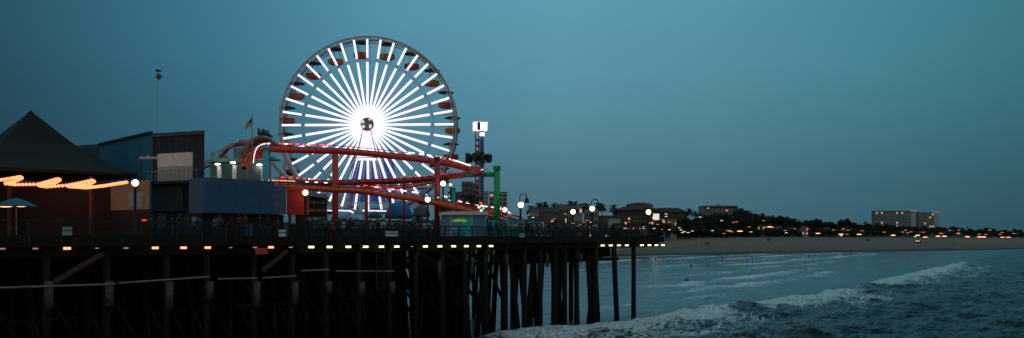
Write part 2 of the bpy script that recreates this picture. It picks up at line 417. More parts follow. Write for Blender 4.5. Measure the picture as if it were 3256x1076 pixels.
# timbers below the deck
m = MB()
for w in np.arange(.8, 120, 3.2): m.prism(quadpoly(-25, SEND - .1, w, w + .3), 10.3, 10.836)
st = m.build('stringer', wood, pier); st['kind'] = 'stuff'
pile_px = [-40, 158, 351, 542, 670, 820, 942, 1049, 1153, 1250, 1335, 1418, 1490, 1556, 1619, 1680, 1730, 1777, 1808, 1846, 1905, 1965, 2027]
ss = [edge_s(p) for p in pile_px]
rows = [.4] + list(np.arange(3.6, 118, 3.6))
cells = []
for i, s in enumerate(ss):
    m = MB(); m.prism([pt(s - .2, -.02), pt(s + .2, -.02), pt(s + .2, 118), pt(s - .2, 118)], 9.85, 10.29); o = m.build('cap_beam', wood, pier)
nfull = 0; stuff = MB()
near = MB
def pile(mb, s, w, ds=0, dw=0, r=.24, zt=9.85, kink=0):
    mb.tube([pt(s, w, zt), pt(s + ds * .5, w + dw * .5, 4.5), pt(s + ds, w + dw, -1.2)], [r, r * 1.02, r * 1.12], 9)
front = []
for j, w in enumerate(rows):
    for i, s in enumerate(ss):
        jit = random.uniform(-.25, .25)
        lean = 0
        if pile_px[i] == 1965: lean = .75
        if j > 0: lean = random.choice([0, 0, .9, -.9, .5])
        r = .24 if j else .25
        if j < 3 and pile_px[i] > 1600: r = .31
        if s < edge_s(1640) and j in (0, 1, 2, 3) or (s >= edge_s(1640) and j < 3):
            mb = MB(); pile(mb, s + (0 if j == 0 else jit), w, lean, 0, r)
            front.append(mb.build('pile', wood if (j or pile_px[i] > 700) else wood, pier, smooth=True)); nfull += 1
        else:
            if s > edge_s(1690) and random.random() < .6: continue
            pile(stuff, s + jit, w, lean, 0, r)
            if s < edge_s(1700): pile(stuff, s + 1.9 + jit, w + 1.2, -lean, 0, r)
            if s < edge_s(1600): pile(stuff, s + .95 + jit, w + 2.1, lean, 0, r)
# clusters of raking piles near the far end
for px, l1, w in ((1796, 1.2, 1.2), (1821, -1.2, 1.4), (1893, 1.0, 1.0), (1932, -2.3, 1.3), (1745, -1.5, 2.0), (1700, 1.6, 2.2), (1660, 1.6, 1.6), (1590, -1.8, 1.8)):
    mb = MB(); pile(mb, edge_s(px), w, l1, 0, .31); mb.build('raking_pile', wood, pier, smooth=True)
# approach piles
for s in (34, 44, 54, 64, 74):
    for w in range(124, 420, 9): pile(stuff, s + random.uniform(-.3, .3), w, 0, 0, .3)
so_ = stuff.build('far_piles', wood, pier); so_['kind'] = 'stuff'
# longitudinal wale and braces
MB().prism(quadpoly(-25, SEND - .3, .32, .62), 9.72, 10.415).build('edge_beam', wood, pier)
MB().prism(quadpoly(edge_s(1640), edge_s(1995), 2.5, 2.8), 8.5, 9.84).build('header_beam', wood, pier)
m = MB(); m.prism(quadpoly(edge_s(1250), edge_s(2012), 2.0, 2.35), 7.95, 8.4); m.build('wale', wood, pier)
m = MB(); m.prism(quadpoly(edge_s(1700), edge_s(1985), 3.2, 6.8), 8.32, 8.5); m.build('lower_platform', wood_red, pier)
for i in range(10, len(ss) - 1):
    if ss[i] > edge_s(1560): continue
    m = MB(); m.beam(pt(ss[i], .75, 9.9), pt(ss[i + 1], .75, 8.2), .12, .3); m.build('brace', wood, pier)
    m = MB(); m.beam(pt(ss[i], 3.25, 8.2), pt(ss[i + 1], 3.25, 9.9), .12, .3); m.build('brace', wood, pier)
bst = MB()
for i in range(len(ss) - 1):
    for w in (rows[1::2] if ss[i] < edge_s(1640) else []):
        bst.beam(pt(ss[i], w + .3, 9.7), pt(ss[i + 1], w + .3, 3.2 + random.uniform(-1, 1)), .14, .32)
        if random.random() < .5: bst.beam(pt(ss[i], w + .3, 5.2), pt(ss[i + 1], w + .3, 5.2), .14, .3)
for i in range(0, len(ss)):
    for k in (range(0, len(rows) - 2, 2) if ss[i] < edge_s(1600) else []):
        bst.beam(pt(ss[i], rows[k], 3), pt(ss[i], rows[k + 2], 9.6), .14, .3)
MB().prism(quadpoly(-25, edge_s(1480), 26, 26.3), -1, 9.8).build('glint_blocker', wood, pier)  # added walls under the deck, keep bright water glints from showing between piles
MB().prism(quadpoly(-25, edge_s(1590), 52, 52.3), -1, 9.8).build('glint_blocker', wood, pier)
s16 = edge_s(1640)
for w0_, w1_ in ((8, 17), (21, 64)): MB().prism(quadpoly(s16, s16 + .3, w0_, w1_), -1, 9.8).build('glint_blocker', wood, pier)  # crosswise pieces of the added glint-blocking wall
b_ = bst.build('cross_bracing', wood, pier); b_['kind'] = 'stuff'
for a, b in (((175, 895), (330, 806)), ((835, 862), (915, 797))):
    p, q = edge_s(a[0]), edge_s(b[0]); za = CZ - (a[1] - HY) / F * (200000 / (3850 - a[0])); zb = CZ - (b[1] - HY) / F * (200000 / (3850 - b[0]))
    m = MB(); m.beam(pt(p, -.15, za), pt(q, -.15, zb), .12, .34); m.build('brace', wood_red, pier)
# grey catwalk pipe in lengths, with the pale sleeves it is clamped to
for x0, y0, x1, y1 in ((-260, 924, 366, 904), (374, 901, 662, 881), (690, 888, 815, 885), (832, 885, 940, 878), (955, 862, 1046, 858), (1066, 863, 1250, 863)):
    a_, b_ = edge_s(x0), edge_s(x1); Ya, Yb = 200000 / (3850 - x0), 200000 / (3850 - x1)
    MB().tube([pt(a_, -.28, CZ - (y0 - HY) / F * Ya), pt(b_, -.28, CZ - (y1 - HY) / F * Yb)], .075, 8).build('pipe', pipe_m, pier)
for px, y1 in ((158, 985), (351, 975), (542, 985), (670, 950), (820, 975), (942, 965), (1049, 935), (1153, 940), (1250, 935)):
    Y = 200000 / (3850 - px)
    MB().tube([pt(edge_s(px), -.05, CZ - (900 - HY) / F * Y + .1), pt(edge_s(px), -.05, CZ - (y1 - HY) / F * Y)], [.29, .27], 10).build('pile_sleeve', pale_pile, pier, smooth=True)
for px, ya, yb in ((1610, 812, 856), (1738, 808, 850), (1845, 806, 832), (1500, 820, 870), (1395, 830, 890)):
    Y = 200000 / (3850 - px)
    MB().tube([pt(edge_s(px), -.3, CZ - (ya - HY) / F * Y), pt(edge_s(px), -.3, CZ - (yb - HY) / F * Y)], .16, 8).build('pile_sleeve', pale_pile, pier, smooth=True)
lad = MB()
for ds in (-.45, .45): lad.beam(pt(edge_s(1205) + ds, -.4, 10.6), pt(edge_s(1205) + ds, -.4, 6.2), .08, .1)
for k in range(9): lad.beam(pt(edge_s(1205) - .45, -.4, 10.2 - k * .48), pt(edge_s(1205) + .45, -.4, 10.2 - k * .48), .06, .06)
lad.build('ladder', dark_rail, pier)
# edge lamps
lamps = [(5, 'f'), (109, 'f'), (210, 'o'), (305, 'x'), (397, 'f'), (490, 'o'), (580, 'o'), (657, 'o'), (730, 'x'), (807, 'f'), (858, 'o'), (921, 'f'), (986, 'y'), (1044, 'y'), (1104, 'y'), (1159, 'y'), (1209, 'y'), (1258, 'y'), (1306, 'x'), (1349, 'y'), (1395, 'y'), (1439, 'y'), (1479, 'y'), (1519, 'y'), (1558, 'y'),
         (1913, 'y'), (1939, 'y'), (1965, 'y'), (1990, 'y'), (2038, 'y'), (2062, 'y'), (2084, 'y'), (2105, 'y')]
for px, k in lamps:
    s = edge_s(px); Y = 200000 / (3850 - px); yy = np.interp(px, [0, 2106], [791.5, 780]); z = CZ - (yy - HY) / F * Y
    mtl = {'o': EDGE_O, 'y': EDGE_Y, 'f': EDGE_F, 'x': EDGE_F}[k]
    hw = {'o': .21, 'y': .235, 'f': .14, 'x': .09}[k] * (1 + max(0, (px - 1500) / 1800)); hh = {'o': .085, 'y': .085, 'f': .05, 'x': .035}[k]
    m = MB(); m.prism(quadpoly(s - hw, s + hw, -.44, -.28), z - hh, z + hh); o = m.build('edge_lamp', mtl, pier)
    m = MB(); m.prism(quadpoly(s - hw - .04, s + hw + .04, -.5, -.225), z + hh + .003, z + hh + .05); m.build('lamp_hood', black_m, o)
# railing
rail = MB()
for z, t_ in ((DECK + 1.08, .05), (DECK + .72, .022), (DECK + .38, .022)):
    rail.prism(quadpoly(-25, SEND + .05, .10, .10 + t_ * 2), z - t_, z + t_)
rr = rail.build('railing', dark_rail, pier)
k = 0
for s in np.arange(10, SEND + .1, 2.0):
    m = MB(); m.prism(quadpoly(s - .07, s + .07, -.3, -.225), 10.55, DECK + 1.02); m.build('railing_post', dark_rail, rr)
m = MB()
for z in (DECK + 1.08, DECK + .72, DECK + .38): m.prism(quadpoly(SEND - .06, SEND + .02, .2, 60), z - .03, z + .03)
m.build('railing', dark_rail, pier)

def deckthing(name, px, Y, label, cat, group=None, z=DECK):
    return thing(name, ((px - CX) / F * Y, Y, z), label, cat, group)
def wz(py, Y): return CZ - (py - HY) / F * Y
def wx(px, Y): return (px - CX) / F * Y

# small boards and signs on the railing
def board(name, x0, x1, y0, y1, mtl, label, cat, split=False, w=-.34, frame=True):
    a_, b_ = edge_s(x0), edge_s(x1); Y = 200000 / (3850 - (x0 + x1) / 2)
    t = thing(name, (*pt((a_ + b_) / 2, w), wz(y1, Y)), label, cat)
    if split:
        ym = y0 + (y1 - y0) * .42
        MB().prism(quadpoly(a_, b_, w - .03, w), wz(ym - 1.5, Y), wz(y0, Y)).build('panel', mtl, t)
        MB().prism(quadpoly(a_, b_, w - .03, w), wz(y1, Y), wz(ym + 1.5, Y)).build('panel', mtl, t)
    else:
        MB().prism(quadpoly(a_, b_, w - .03, w), wz(y1, Y), wz(y0, Y)).build('panel', mtl, t)
    MB().prism(quadpoly(a_ + .05, b_ - .05, w + .003, w + .04), wz(y1, Y) + .02, wz(y0, Y) - .02).build('backing', black_m, t)
    return t
paper = mat('white_notice', (.55, .62, .62), .6, .1, 4)
board('notice_sign', 195, 226, 722, 749, mat('pale_notice', (.42, .47, .45), .6, .1, 4), 'small pale two part notice on the dark railing below the umbrella', 'sign', True)
board('notice_sign', 883, 905, 731, 753, mat('bluish_notice', (.75, .9, 1.0), .6, .1, 4), 'small bluish white two part notice on the railing below the red board wall', 'sign', True)
board('notice_sign', 1222, 1262, 736, 752, mat('bluish_notice', (.75, .9, 1.0)), 'small bright bluish notice on the railing below the ferris wheel', 'sign', True)
board('notice_sign', 1648, 1664, 742, 755, paper, 'small white notice on the railing in front of the teal banner', 'sign', True)
board('warning_board', 803, 843, 789, 809, mat('red_orange_board', (.85, .10, .05), .6, .1, 4), 'red orange board hung under the pier edge beside a bright lamp', 'sign', w=-.56)

# lamp posts
def globe_post(px, py, Y, label, r=.30, dim=False, banner=None, group='globe lamps standing on the pier'):
    zt = wz(py, Y); r *= .82
    t = deckthing('lamp_post', px, Y, label, 'street lamp', group)
    x = wx(px, Y)
    MB().lathe((x, Y, DECK), [(.22, 0), (.2, .35), (.11, .45), (.09, zt - DECK - r - .25), (.14, zt - DECK - r - .12), (.05, zt - DECK - r)], 12).build('post', black_m, t, smooth=True)
    MB().ball((x, Y, zt), r, 16).build('globe', GLOBE_DIM if dim else GLOBE, t, smooth=True)
    MB().lathe((x, Y, zt + r - .02), [(.12, 0), (.1, .06), (.02, .14)], 10).build('finial', black_m, t)
    if banner:
        bm_ = mat('pale_banner', (.42, .45, .42), .8, .15, 3)
        for sx in (-1, 1):
            MB().box((x + sx * (.1 + .21), Y, wz(636, Y)), (.40, .03, 1.15)).build('banner', bm_, t)
    return t
globe_post(430, 582, 64, 'bright globe lamp with pale banners standing beside the dark pavilion', .31, banner=True)
globe_post(971, 613, 74, 'bright globe lamp standing right of the red board wall', .30)
globe_post(1360, 635, 87, 'bright globe lamp just left of the dark red coaster post', .34)
globe_post(1409, 584, 95, 'tall bright globe lamp between the dark red coaster post and the teal pole', .36)
globe_post(1433, 588, 96, 'tall dim globe lamp on top of the short teal pole', .22, dim=True)
globe_post(1605, 668, 123, 'globe lamp just right of the green coaster post', .42)
globe_post(1656, 652, 101, 'bright globe lamp under the left hooped crook', .42)
globe_post(1822, 674, 119, 'globe lamp between the two hooped crooks', .42)
globe_post(1883, 664, 113, 'bright globe lamp under the right hooped crook', .42)
globe_post(2062, 675, 112.4, 'bright globe lamp in front of the domed hotel near the pier end', .40)
def crook(px, py, Y, label):
    t = deckthing('crook_lamp', px + 12, Y, label, 'lamp post', 'unlit crook lamps on the pier'); r = 11 * Y / F; x = wx(px, Y); zt = wz(py, Y)
    pts = [(x - r, Y, DECK), (x - r, Y, zt - r)] + [(x - r * math.cos(a), Y, zt - r + r * math.sin(a)) for a in np.linspace(.2, math.pi, 12)]
    MB().tube(pts, .06, 6).build('post', black_m, t)
    MB().lathe((x + r, Y, zt - r - .75), [(.05, 0), (.3, .1), (.26, .45), (.06, .75)], 10).build('lantern', black_m, t)
crook(1664, 617, 106, 'unlit dark crook lamp with a round hoop rising left of the low grey buildings')
crook(1892, 634, 116, 'unlit dark crook lamp with a round hoop rising right of the low grey buildings')
# red beacon
t = deckthing('traffic_light', 460, 66, 'small red light on a thin post right of the banner lamp', 'signal light')
MB().tube([(wx(460, 66), 66, DECK), (wx(460, 66), 66, wz(703, 66))], .04, 6).build('post', black_m, t)
MB().box((wx(460, 66), 65.93, wz(701, 66)), (.36, .12, .09)).build('lamp', RLED, t)

# ---------------------------------------------------------------- dark pavilion at the left
PA = math.atan2(D2.y, D2.x)
Yp = 80; px0 = wx(98, Yp)
pav = thing('pavilion', (px0, Yp, DECK), 'large dark pavilion with a steep hipped roof and flared eaves', 'pavilion')
hip = [(.9, wz(365, Yp)), (4.35 / .707, wz(464, Yp)), (10.5, wz(549, Yp)), (10.75, wz(556, Yp)), (10.6, wz(560, Yp)), (9.0, wz(561, Yp))]
vs = MB()
def ringpts(r, z): return [Vector((px0 + r * math.cos(a), Yp + r * math.sin(a), z)) for a in (R(2), R(92), R(182), R(272))]
rings = [ringpts(.12, wz(362, Yp)), ringpts(.5, wz(366, Yp)), ringpts(4.3, wz(462, Yp)), ringpts(7.6, wz(520, Yp)), ringpts(10.3, wz(554, Yp)), ringpts(10.35, wz(562, Yp)), ringpts(9.2, wz(563, Yp)), ringpts(.1, wz(540, Yp))]
flat = [p for r_ in rings for p in r_]
vs._add(flat, [(i * 4 + j, i * 4 + (j + 1) % 4, (i + 1) * 4 + (j + 1) % 4, (i + 1) * 4 + j) for i in range(len(rings) - 1) for j in range(4)])
rf = vs.build('roof', roof_m, pav)
MB().lathe((px0, Yp, wz(372, Yp)), [(.35, 0), (.35, .3), (.15, .5), (.05, .62)], 8).build('finial', roof_m, rf)
# walls under the eaves: brown front, pale end bay by the lamp
MB().prism([(wx(-260, 74), 74), (wx(352, 75), 75), (wx(352, 75), 75.25), (wx(-260, 74), 74.25)], DECK, wz(580, 75)).build('wall', brownwall, pav)
MB().prism([(wx(352.5, 75), 75), (wx(474, 72), 72), (wx(474, 72), 72.25), (wx(352.5, 75), 75.25)], wz(668, 74), wz(578, 74)).build('wall', beige, pav)['label'] = 'beige end wall beside the lamp'
MB().prism([(wx(352.5, 75), 75.02), (wx(474, 72), 72.02), (wx(474, 72), 72.27), (wx(352.5, 75), 75.27)], DECK, wz(668.5, 74)).build('plinth', black_m, pav)
for px in (-150, 30, 290):
    MB().box((wx(px, 73.5), 73.5, (DECK + wz(562, 73.5)) / 2), (.26, .26, wz(562, 73.5) - DECK)).build('column', wood_red, pav)
for px in ():
    MB().box((wx(px, 73.9), 73.9 - .02, wz(690, 74)), (2.2, .12, 2.6)).build('window', glass_dark, pav)
# festoon strands
strands = [[(-60, 580, 71), (-20, 572, 70), (30, 565, 69), (64, 559, 68), (70, 563, 69.5), (46, 574, 72), (15, 579, 74)],
           [(15, 581, 74), (50, 584, 72), (120, 583, 70.5), (160, 572, 69), (184, 565, 68), (191, 569, 69.5), (172, 580, 72), (122, 585, 74)],
           [(122, 587, 74), (148, 591, 72), (215, 586, 70.5), (262, 577, 69), (292, 570, 68), (300, 574, 69.5), (284, 583, 72), (216, 588, 74)],
           [(216, 590, 74), (275, 594, 72), (330, 588, 71), (372, 581, 70), (405, 576, 69)]]
wh = ['leftmost strand', 'second strand from the left', 'third strand from the left', 'last strand, nearest the banner lamp']
bulb_me = None
for k, stn in enumerate(strands):
    P = [at(*q) for q in stn]
    t = thing('festoon_light', P[0], 'glowing strand of warm bulbs under the pavilion eaves, ' + wh[k], 'string lights', 'festoon strands under the dark eaves')
    MB().tube(P, .02, 5).build('cable', black_m, t)
    seg = [0]
    for i in range(len(P) - 1): seg.append(seg[-1] + (P[i + 1] - P[i]).length)
    n = 34
    for j in range(n):
        d = seg[-1] * (j + .5) / n
        i = max(q for q in range(len(seg) - 1) if seg[q] <= d); f_ = (d - seg[i]) / (seg[i + 1] - seg[i])
        p = P[i].lerp(P[i + 1], f_)
        if bulb_me is None:
            o = MB().ball((0, 0, 0), .145, 10).build('bulb', BULB, None, smooth=True); bulb_me = o.data
        else:
            o = bpy.data.objects.new('bulb', bulb_me); COL.objects.link(o)
        o.parent = t; o.location = p - P[0] - Vector((0, 0, .1))

# umbrella with heater lamps
Yu = 56; ux = wx(52, Yu)
um = thing('patio_umbrella', (ux, Yu, DECK), 'blue green patio umbrella lit from below at the pier railing', 'umbrella')
MB().tube([(ux, Yu, DECK), (ux, Yu, wz(632, Yu))], .035, 8).build('pole', grey_st, um)
MB().lathe((ux, Yu, wz(658, Yu)), [(1.28, 0), (1.27, .05), (.75, .36), (.3, .52), (.04, .6)], 8).build('canopy', mat('teal_canvas', (.012, .13, .18), .8, .15, 3), um)
for px, rr_ in ((26, .26), (76, .2)):
    MB().ball((wx(px, Yu - .2), Yu - .5, wz(656, Yu)), rr_, 12, .38, 2.1).build('heater_lamp', mat('warm_heater', (.8, .6, .4), emit=(1, .42, .26), strength=2.6), um, smooth=True)

# ---------------------------------------------------------------- teal and charcoal building
bl = thing('restaurant_building', (wx(500, 82), 82, DECK), 'tall charcoal and teal building with a slanting roofline and pale balcony screen', 'building')
zt0, zt1, zt2 = wz(425, 80), wz(415, 77.4), wz(462, 91)
A = (wx(487, 80), 80); B = (wx(650, 77.4), 77.4); Cc = (wx(322, 91), 91); Dd = (wx(520, 92), 92)
MB().prism([A, B, Dd, Cc], DECK, [zt0, zt1, zt1 - .3, zt2]).build('block', [darkwall], bl)
def offs(a, b, t0, t1, o):                         # plan quad lying on face a-b between fractions t0..t1, o metres proud
    a, b = Vector(a), Vector(b); d = (b - a); n = Vector((d.y, -d.x)).normalized()
    if n.y > 0 and abs(n.y) > .2: n = -n
    p, q = a + d * t0, a + d * t1
    return [p + n * o[0], q + n * o[0], q + n * o[1], p + n * o[1]]
Cv, Av, Bv = Vector(Cc), Vector(A), Vector(B)
q = [Cv, Av]; nn = Vector((-(Av - Cv).y, (Av - Cv).x)).normalized()
if nn.y > 0: nn = -nn
MB().prism([Cv + nn * .02, Av + nn * .02, Av + nn * .12, Cv + nn * .12], DECK, [zt2 - .1, zt0 - .1, zt0 - .1, zt2 - .1]).build('side_wall', tealwall, bl)
MB().prism([Cv, Av, Av + nn * .3, Cv + nn * .3], [zt2 + .003, zt0 + .003, zt0 + .003, zt2 + .003], [zt2 + .2, zt0 + .2, zt0 + .2, zt2 + .2]).build('parapet', darkwall, bl)
MB().prism(offs(A, B, .11, .79, (.03, .14)), wz(531, 79), wz(488, 79)).build('screen', mat('beige_blind', (.93, .93, .86), .8, .12, 2.5, bump=.2), bl)['label'] = 'pale lit upper screen'
MB().prism(offs(A, B, .11, .79, (.03, .14)), wz(576, 79), wz(532, 79)).build('screen', mat('grey_mesh', (.52, .53, .48), .8, .2, 5, bump=.3), bl)['label'] = 'greyer lower screen behind the balcony rail'
fr = MB()
for t0 in np.linspace(.02, .97, 13): fr.prism(offs(A, B, t0, t0 + .006, (.8, .84)), wz(578, 78.4), wz(545, 78.4))
fr.prism(offs(A, B, 0, 1, (.78, .86)), wz(545, 78.4), wz(543, 78.4))
ba = fr.build('balcony_rail', grey_st, bl)
MB().prism(offs(A, B, -.02, 1.02, (.003, .9)), wz(586, 79), wz(578, 79)).build('balcony_slab', darkwall, bl)
MB().prism(offs(A, B, 0, .62, (.03, .2)), wz(672, 79), wz(592, 79)).build('lower_cladding', mat('slate_boards', (.045, .06, .085), .8, .2, 1), bl)
MB().prism([(wx(228, 96), 96), (wx(330, 93), 93), (wx(345, 100), 100), (wx(240, 100), 100)], DECK, wz(463, 95)).build('rear_wing', mat('dim_teal_wall', (.03, .09, .115), .8), bl)
for t0 in np.linspace(.04, .96, 9):
    MB().prism(offs(A, B, t0, t0 + .006, (.003, .03)), wz(488, 79) + .05, zt1 - .35).build('cladding_seam', black_m, bl)
MB().prism(offs(A, B, -.01, 1.01, (.003, .12)), zt1 - .32, zt1 - .12).build('coping', mat('coping_grey', (.10, .11, .12), .6), bl)
MB().prism(offs(A, B, .68, .86, (.03, .1)), DECK, DECK + 2.4).build('door', mat('dim_door', (.03, .05, .06), .5), bl)
# illegible script sign
sg = thing('script_sign', (wx(472, 73), 73, wz(506, 73)), 'small pale unreadable script sign above the banner lamp', 'sign')
MB().box((wx(472, 73), 73, wz(506, 73)), (1.75, .05, .07)).build('bracket', grey_st, sg)
m = MB(); x = wx(446, 73)
for i in range(8):
    h = random.uniform(.13, .3); m.box((x + i * .2 + .08, 73.0, wz(506, 73) + .03 + h / 2), (.21 if i < 7 else .13, .07 + .004 * (i % 3), h))
m.build('lettering', mat('sign_white', (.62, .64, .64), .5, .1), sg)
MB().tube([(wx(448, 73), 73.03, wz(506, 73)), (wx(448, 73), 73.03, wz(585, 73))], .04, 6).build('post', black_m, sg)
# mast with two fixtures
ms = thing('antenna_mast', (wx(499, 84), 84, zt0 - 1), 'very thin tall mast with two small fixtures above the charcoal building', 'mast')
MB().tube([(wx(497, 84), 84, zt0 - 1), (wx(501, 84), 84, wz(262, 84))], .011, 6).build('pole', mat('mast_grey', (.12, .2, .24), .5), ms)
MB().tube([(wx(501, 84), 84, wz(262, 84)), (wx(502, 84), 84, wz(222, 84))], .04, 6).build('upper_pole', grey_st, ms)
MB().lathe((wx(503, 84), 84, wz(229, 84)), [(.1, 0), (.32, .08), (.3, .16), (.06, .24)], 8).build('fixture', mat('fixture_brown', (.10, .10, .07), .6), ms)
MB().box((wx(505, 84), 84, wz(244, 84)), (.42, .3, .5), M=Matrix.Rotation(.5, 3, 'Y')).build('fixture', mat('fixture_brown', (.1, .1, .07)), ms)

# blue container over a dark stall
ct = thing('container', (wx(760, 71), 71, DECK), 'large navy blue container raised above a dark stall base', 'container')
c0, c1, c2 = Vector((wx(650, 68), 68)), Vector((wx(872, 73), 73)), Vector((wx(910, 73.8), 73.8))
zc0, zc1 = DECK + 2.02, 16.05
dn = Vector((-(c1 - c0).y, (c1 - c0).x)).normalized()
MB().prism([c0, c1, c1 + dn * 2.6, c0 + dn * 2.6], zc0, zc1).build('body', navy, ct)
rib = MB(); Lc = (c1 - c0).length; dd = (c1 - c0).normalized()
for i in range(30):
    p = c0 + dd * (i + .5) * Lc / 30
    rib.prism([p - dd * .05 - dn * .035, p + dd * .05 - dn * .035, p + dd * .07 - dn * .002, p - dd * .07 - dn * .002], zc0 + .12, zc1 - .12)
rib.build('corrugation', navy, ct)
MB().prism([c1 + dd * .004, c2, c2 + dn * 2, c1 + dn * 2 + dd * .004], zc0 + .05, zc1 - .35).build('end_panel', mat('slate_blue_panel', (.08, .13, .2), .7), ct)
MB().prism([c0 + dn * .4, c2 + dn * .4, c2 + dn * 2, c0 + dn * 2], DECK, zc0 - .003).build('stall_base', mat('black_boards', (.02, .016, .013), .9, .3, 2), ct)
rb = thing('ticket_booth', (wx(940, 75), 75, DECK), 'narrow bright red gabled booth between the navy container and a globe lamp', 'booth')
x0, x1 = wx(912, 75), wx(968, 75)
MB().prism([(x0, 75), (x1, 75.3), (x1, 76.8), (x0, 76.8)], DECK + 2.05, [wz(606, 75), wz(603, 75), wz(603, 75), wz(606, 75)]).build('wall', redwall, rb)
MB().prism([(x0 - .1, 74.9), (x1 + .1, 75.2), (x1 + .1, 76.9), (x0 - .1, 76.9)], [wz(605, 75), wz(602, 75), wz(602, 75), wz(605, 75)], [wz(600, 75), wz(594, 75), wz(594, 75), wz(600, 75)]).build('roof', red, rb)
MB().prism([(x0 + .1, 75.15), (x1 - .1, 75.45), (x1 - .1, 76.7), (x0 + .1, 76.7)], DECK, DECK + 2.045).build('base', black_m, rb)
MB().box((wx(932, 74.8), 74.85, wz(700, 75)), (.42, .1, .9)).build('poster', paper, rb)
bn = thing('bin', (wx(789, 69.5), 69.5, DECK), 'narrow blue bin standing under the navy container', 'bin')
MB().prism([(wx(778, 69.4), 69.4), (wx(801, 69.8), 69.8), (wx(801, 70.2), 70.3), (wx(778, 70), 70)], DECK, wz(714, 69.5)).build('body', mat('bin_blue', (.03, .20, .42), .5, .1), bn)
MB().prism([(wx(777, 69.4), 69.35), (wx(802, 69.8), 69.75), (wx(802, 70.2), 70.35), (wx(777, 70), 70.05)], wz(714, 69.5) + .003, wz(711, 69.5)).build('lid', mat('bin_lid', (.02, .1, .2), .5), bn)

# ---------------------------------------------------------------- mint arcade with lit columns
ar = thing('arcade_building', (wx(760, 100), 100, DECK), 'pale mint arcade with lit columns behind the navy container', 'building')
mint = mat('mint_plaster', (.34, .48, .44), .8, .12, .6); mintlt = mat('mint_fascia', (.20, .42, .33), .8, .1)
grywall = mat('grey_blue_plaster', (.24, .33, .38), .8, .12, .6)
MB().prism([(wx(668, 102), 102), (wx(862, 104), 104), (wx(862, 108), 108), (wx(668, 108), 108)], DECK, wz(508, 103)).build('wall', mint, ar)
MB().prism([(wx(668, 99.4), 99.4), (wx(770, 100), 100), (wx(770, 101.8), 101.9), (wx(668, 101.8), 101.9)], wz(516, 100), wz(505, 100)).build('fascia', mintlt, ar)
MB().prism([(wx(742, 105), 105), (wx(790, 105), 105), (wx(790, 107), 107), (wx(742, 107), 107)], wz(508, 105) + .01, wz(470, 105)).build('tower', grywall, ar)
MB().prism([(wx(669, 104), 104), (wx(684, 104), 104), (wx(684, 106), 106), (wx(669, 106), 106)], wz(508, 105) + .01, wz(486, 105)).build('tower', mint, ar)
colm = mat('cream_column', (.68, .68, .60), .7, .08)
lampm = mat('arcade_lamp', (.8, .8, .7), emit=(1, .93, .72), strength=6)
for px, py in ((697, 522), (746, 517), (830, 524)):
    x = wx(px, 99); t_ = MB().tube([(x, 99, DECK), (x, 99, wz(py + 8, 99))], .27, 12).build('column', colm, ar, smooth=True)
    MB().ball((wx(px - 6, 98.2), 98.3, wz(py, 98)), .22, 10, .5, 1.6).build('lamp', lampm, ar, smooth=True)
MB().lathe((wx(822, 100), 100, wz(508, 100) - 1.4), [(1.45, -4.4), (1.45, .1), (1.35, .6), (.9, 1.1), (.1, 1.35)], 16).build('dome', grywall, ar, smooth=True)

# flag
fl = thing('flag', (wx(801, 98), 98, wz(508, 103)), 'drooping american flag on a pale pole beside the ferris wheel', 'flag')
MB().tube([(wx(801, 98), 98, DECK + 2), (wx(802, 98), 98, wz(371, 98))], [.09, .05], 8).build('pole', grey_st, fl)
MB().ball((wx(802, 98), 98, wz(370, 98)), .1, 8).build('finial', white_st, fl)
fm = [mat('flag_red', (.60, .08, .06), .8, .05), mat('flag_white', (.75, .72, .70), .8, .05), mat('flag_blue', (.04, .08, .25), .8, .05)]
nc, nr_ = 16, 13
P = []
top = (wx(801.5, 98), wz(373, 98)); 
for j in range(nr_ + 1):
    for i in range(nc + 1):
        u, v_ = i / nc, j / nr_
        px = 801 - 21 * u - 2 * v_; py = 374 + 27 * v_ * (1 - .35 * u) + 22 * u
        P.append((wx(px, 98), 98 + .16 * math.sin(u * 7 + v_ * 1.5) * (u + .2), wz(py, 98)))
fmesh = MB(); base_i = 0
fs = []; mi = []
for j in range(nr_):
    for i in range(nc):
        a = j * (nc + 1) + i; fs.append((a, a + 1, a + nc + 2, a + nc + 1))
        mi.append(2 if (i < 6.4 and j < 7 and False) else (2 if (i < 7 and j < 7) else (j % 2)))
fmesh._add(P, fs); fmesh.m = mi
o = fmesh.build('cloth', fm, fl, smooth=True); sol = o.modifiers.new('thickness', 'SOLIDIFY'); sol.thickness = .012

# ---------------------------------------------------------------- ferris wheel
YW = 121.0; WC = at(1174, 401, YW); RW = 12.95
fw = thing('ferris_wheel', (WC.x, WC.y, DECK), 'large ferris wheel with bright white lit spokes and round gondolas', 'ferris wheel')
def circ(r, y, n=120): return [(WC.x + r * math.cos(2 * math.pi * i / n), WC.y + y, WC.z + r * math.sin(2 * math.pi * i / n)) for i in range(n + 1)]
DY = 1.15
for y in (-DY, DY):
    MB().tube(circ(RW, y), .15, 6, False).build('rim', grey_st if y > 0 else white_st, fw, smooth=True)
    MB().tube(circ(RW - .42, y), .10, 6, False).build('inner_rim', white_st, fw, smooth=True)
    MB().tube(circ(9.5, y), .035, 6, False).build('brace_ring', white_st, fw, smooth=True)
tr = MB()
for i in range(80):
    a0, a1 = 2 * math.pi * i / 80, 2 * math.pi * (i + 1) / 80
    for y in (-DY, DY):
        r0, r1 = (RW, RW - .42) if i % 2 else (RW - .42, RW)
        tr.beam((WC.x + r0 * math.cos(a0), WC.y + y, WC.z + r0 * math.sin(a0)), (WC.x + r1 * math.cos(a1), WC.y + y, WC.z + r1 * math.sin(a1)), .05, .05)
    if i % 2 == 0: tr.beam((WC.x + RW * math.cos(a0), WC.y - DY, WC.z + RW * math.sin(a0)), (WC.x + RW * math.cos(a0), WC.y + DY, WC.z + RW * math.sin(a0)), .07, .07)
tr.build('rim_lattice', white_st, fw)
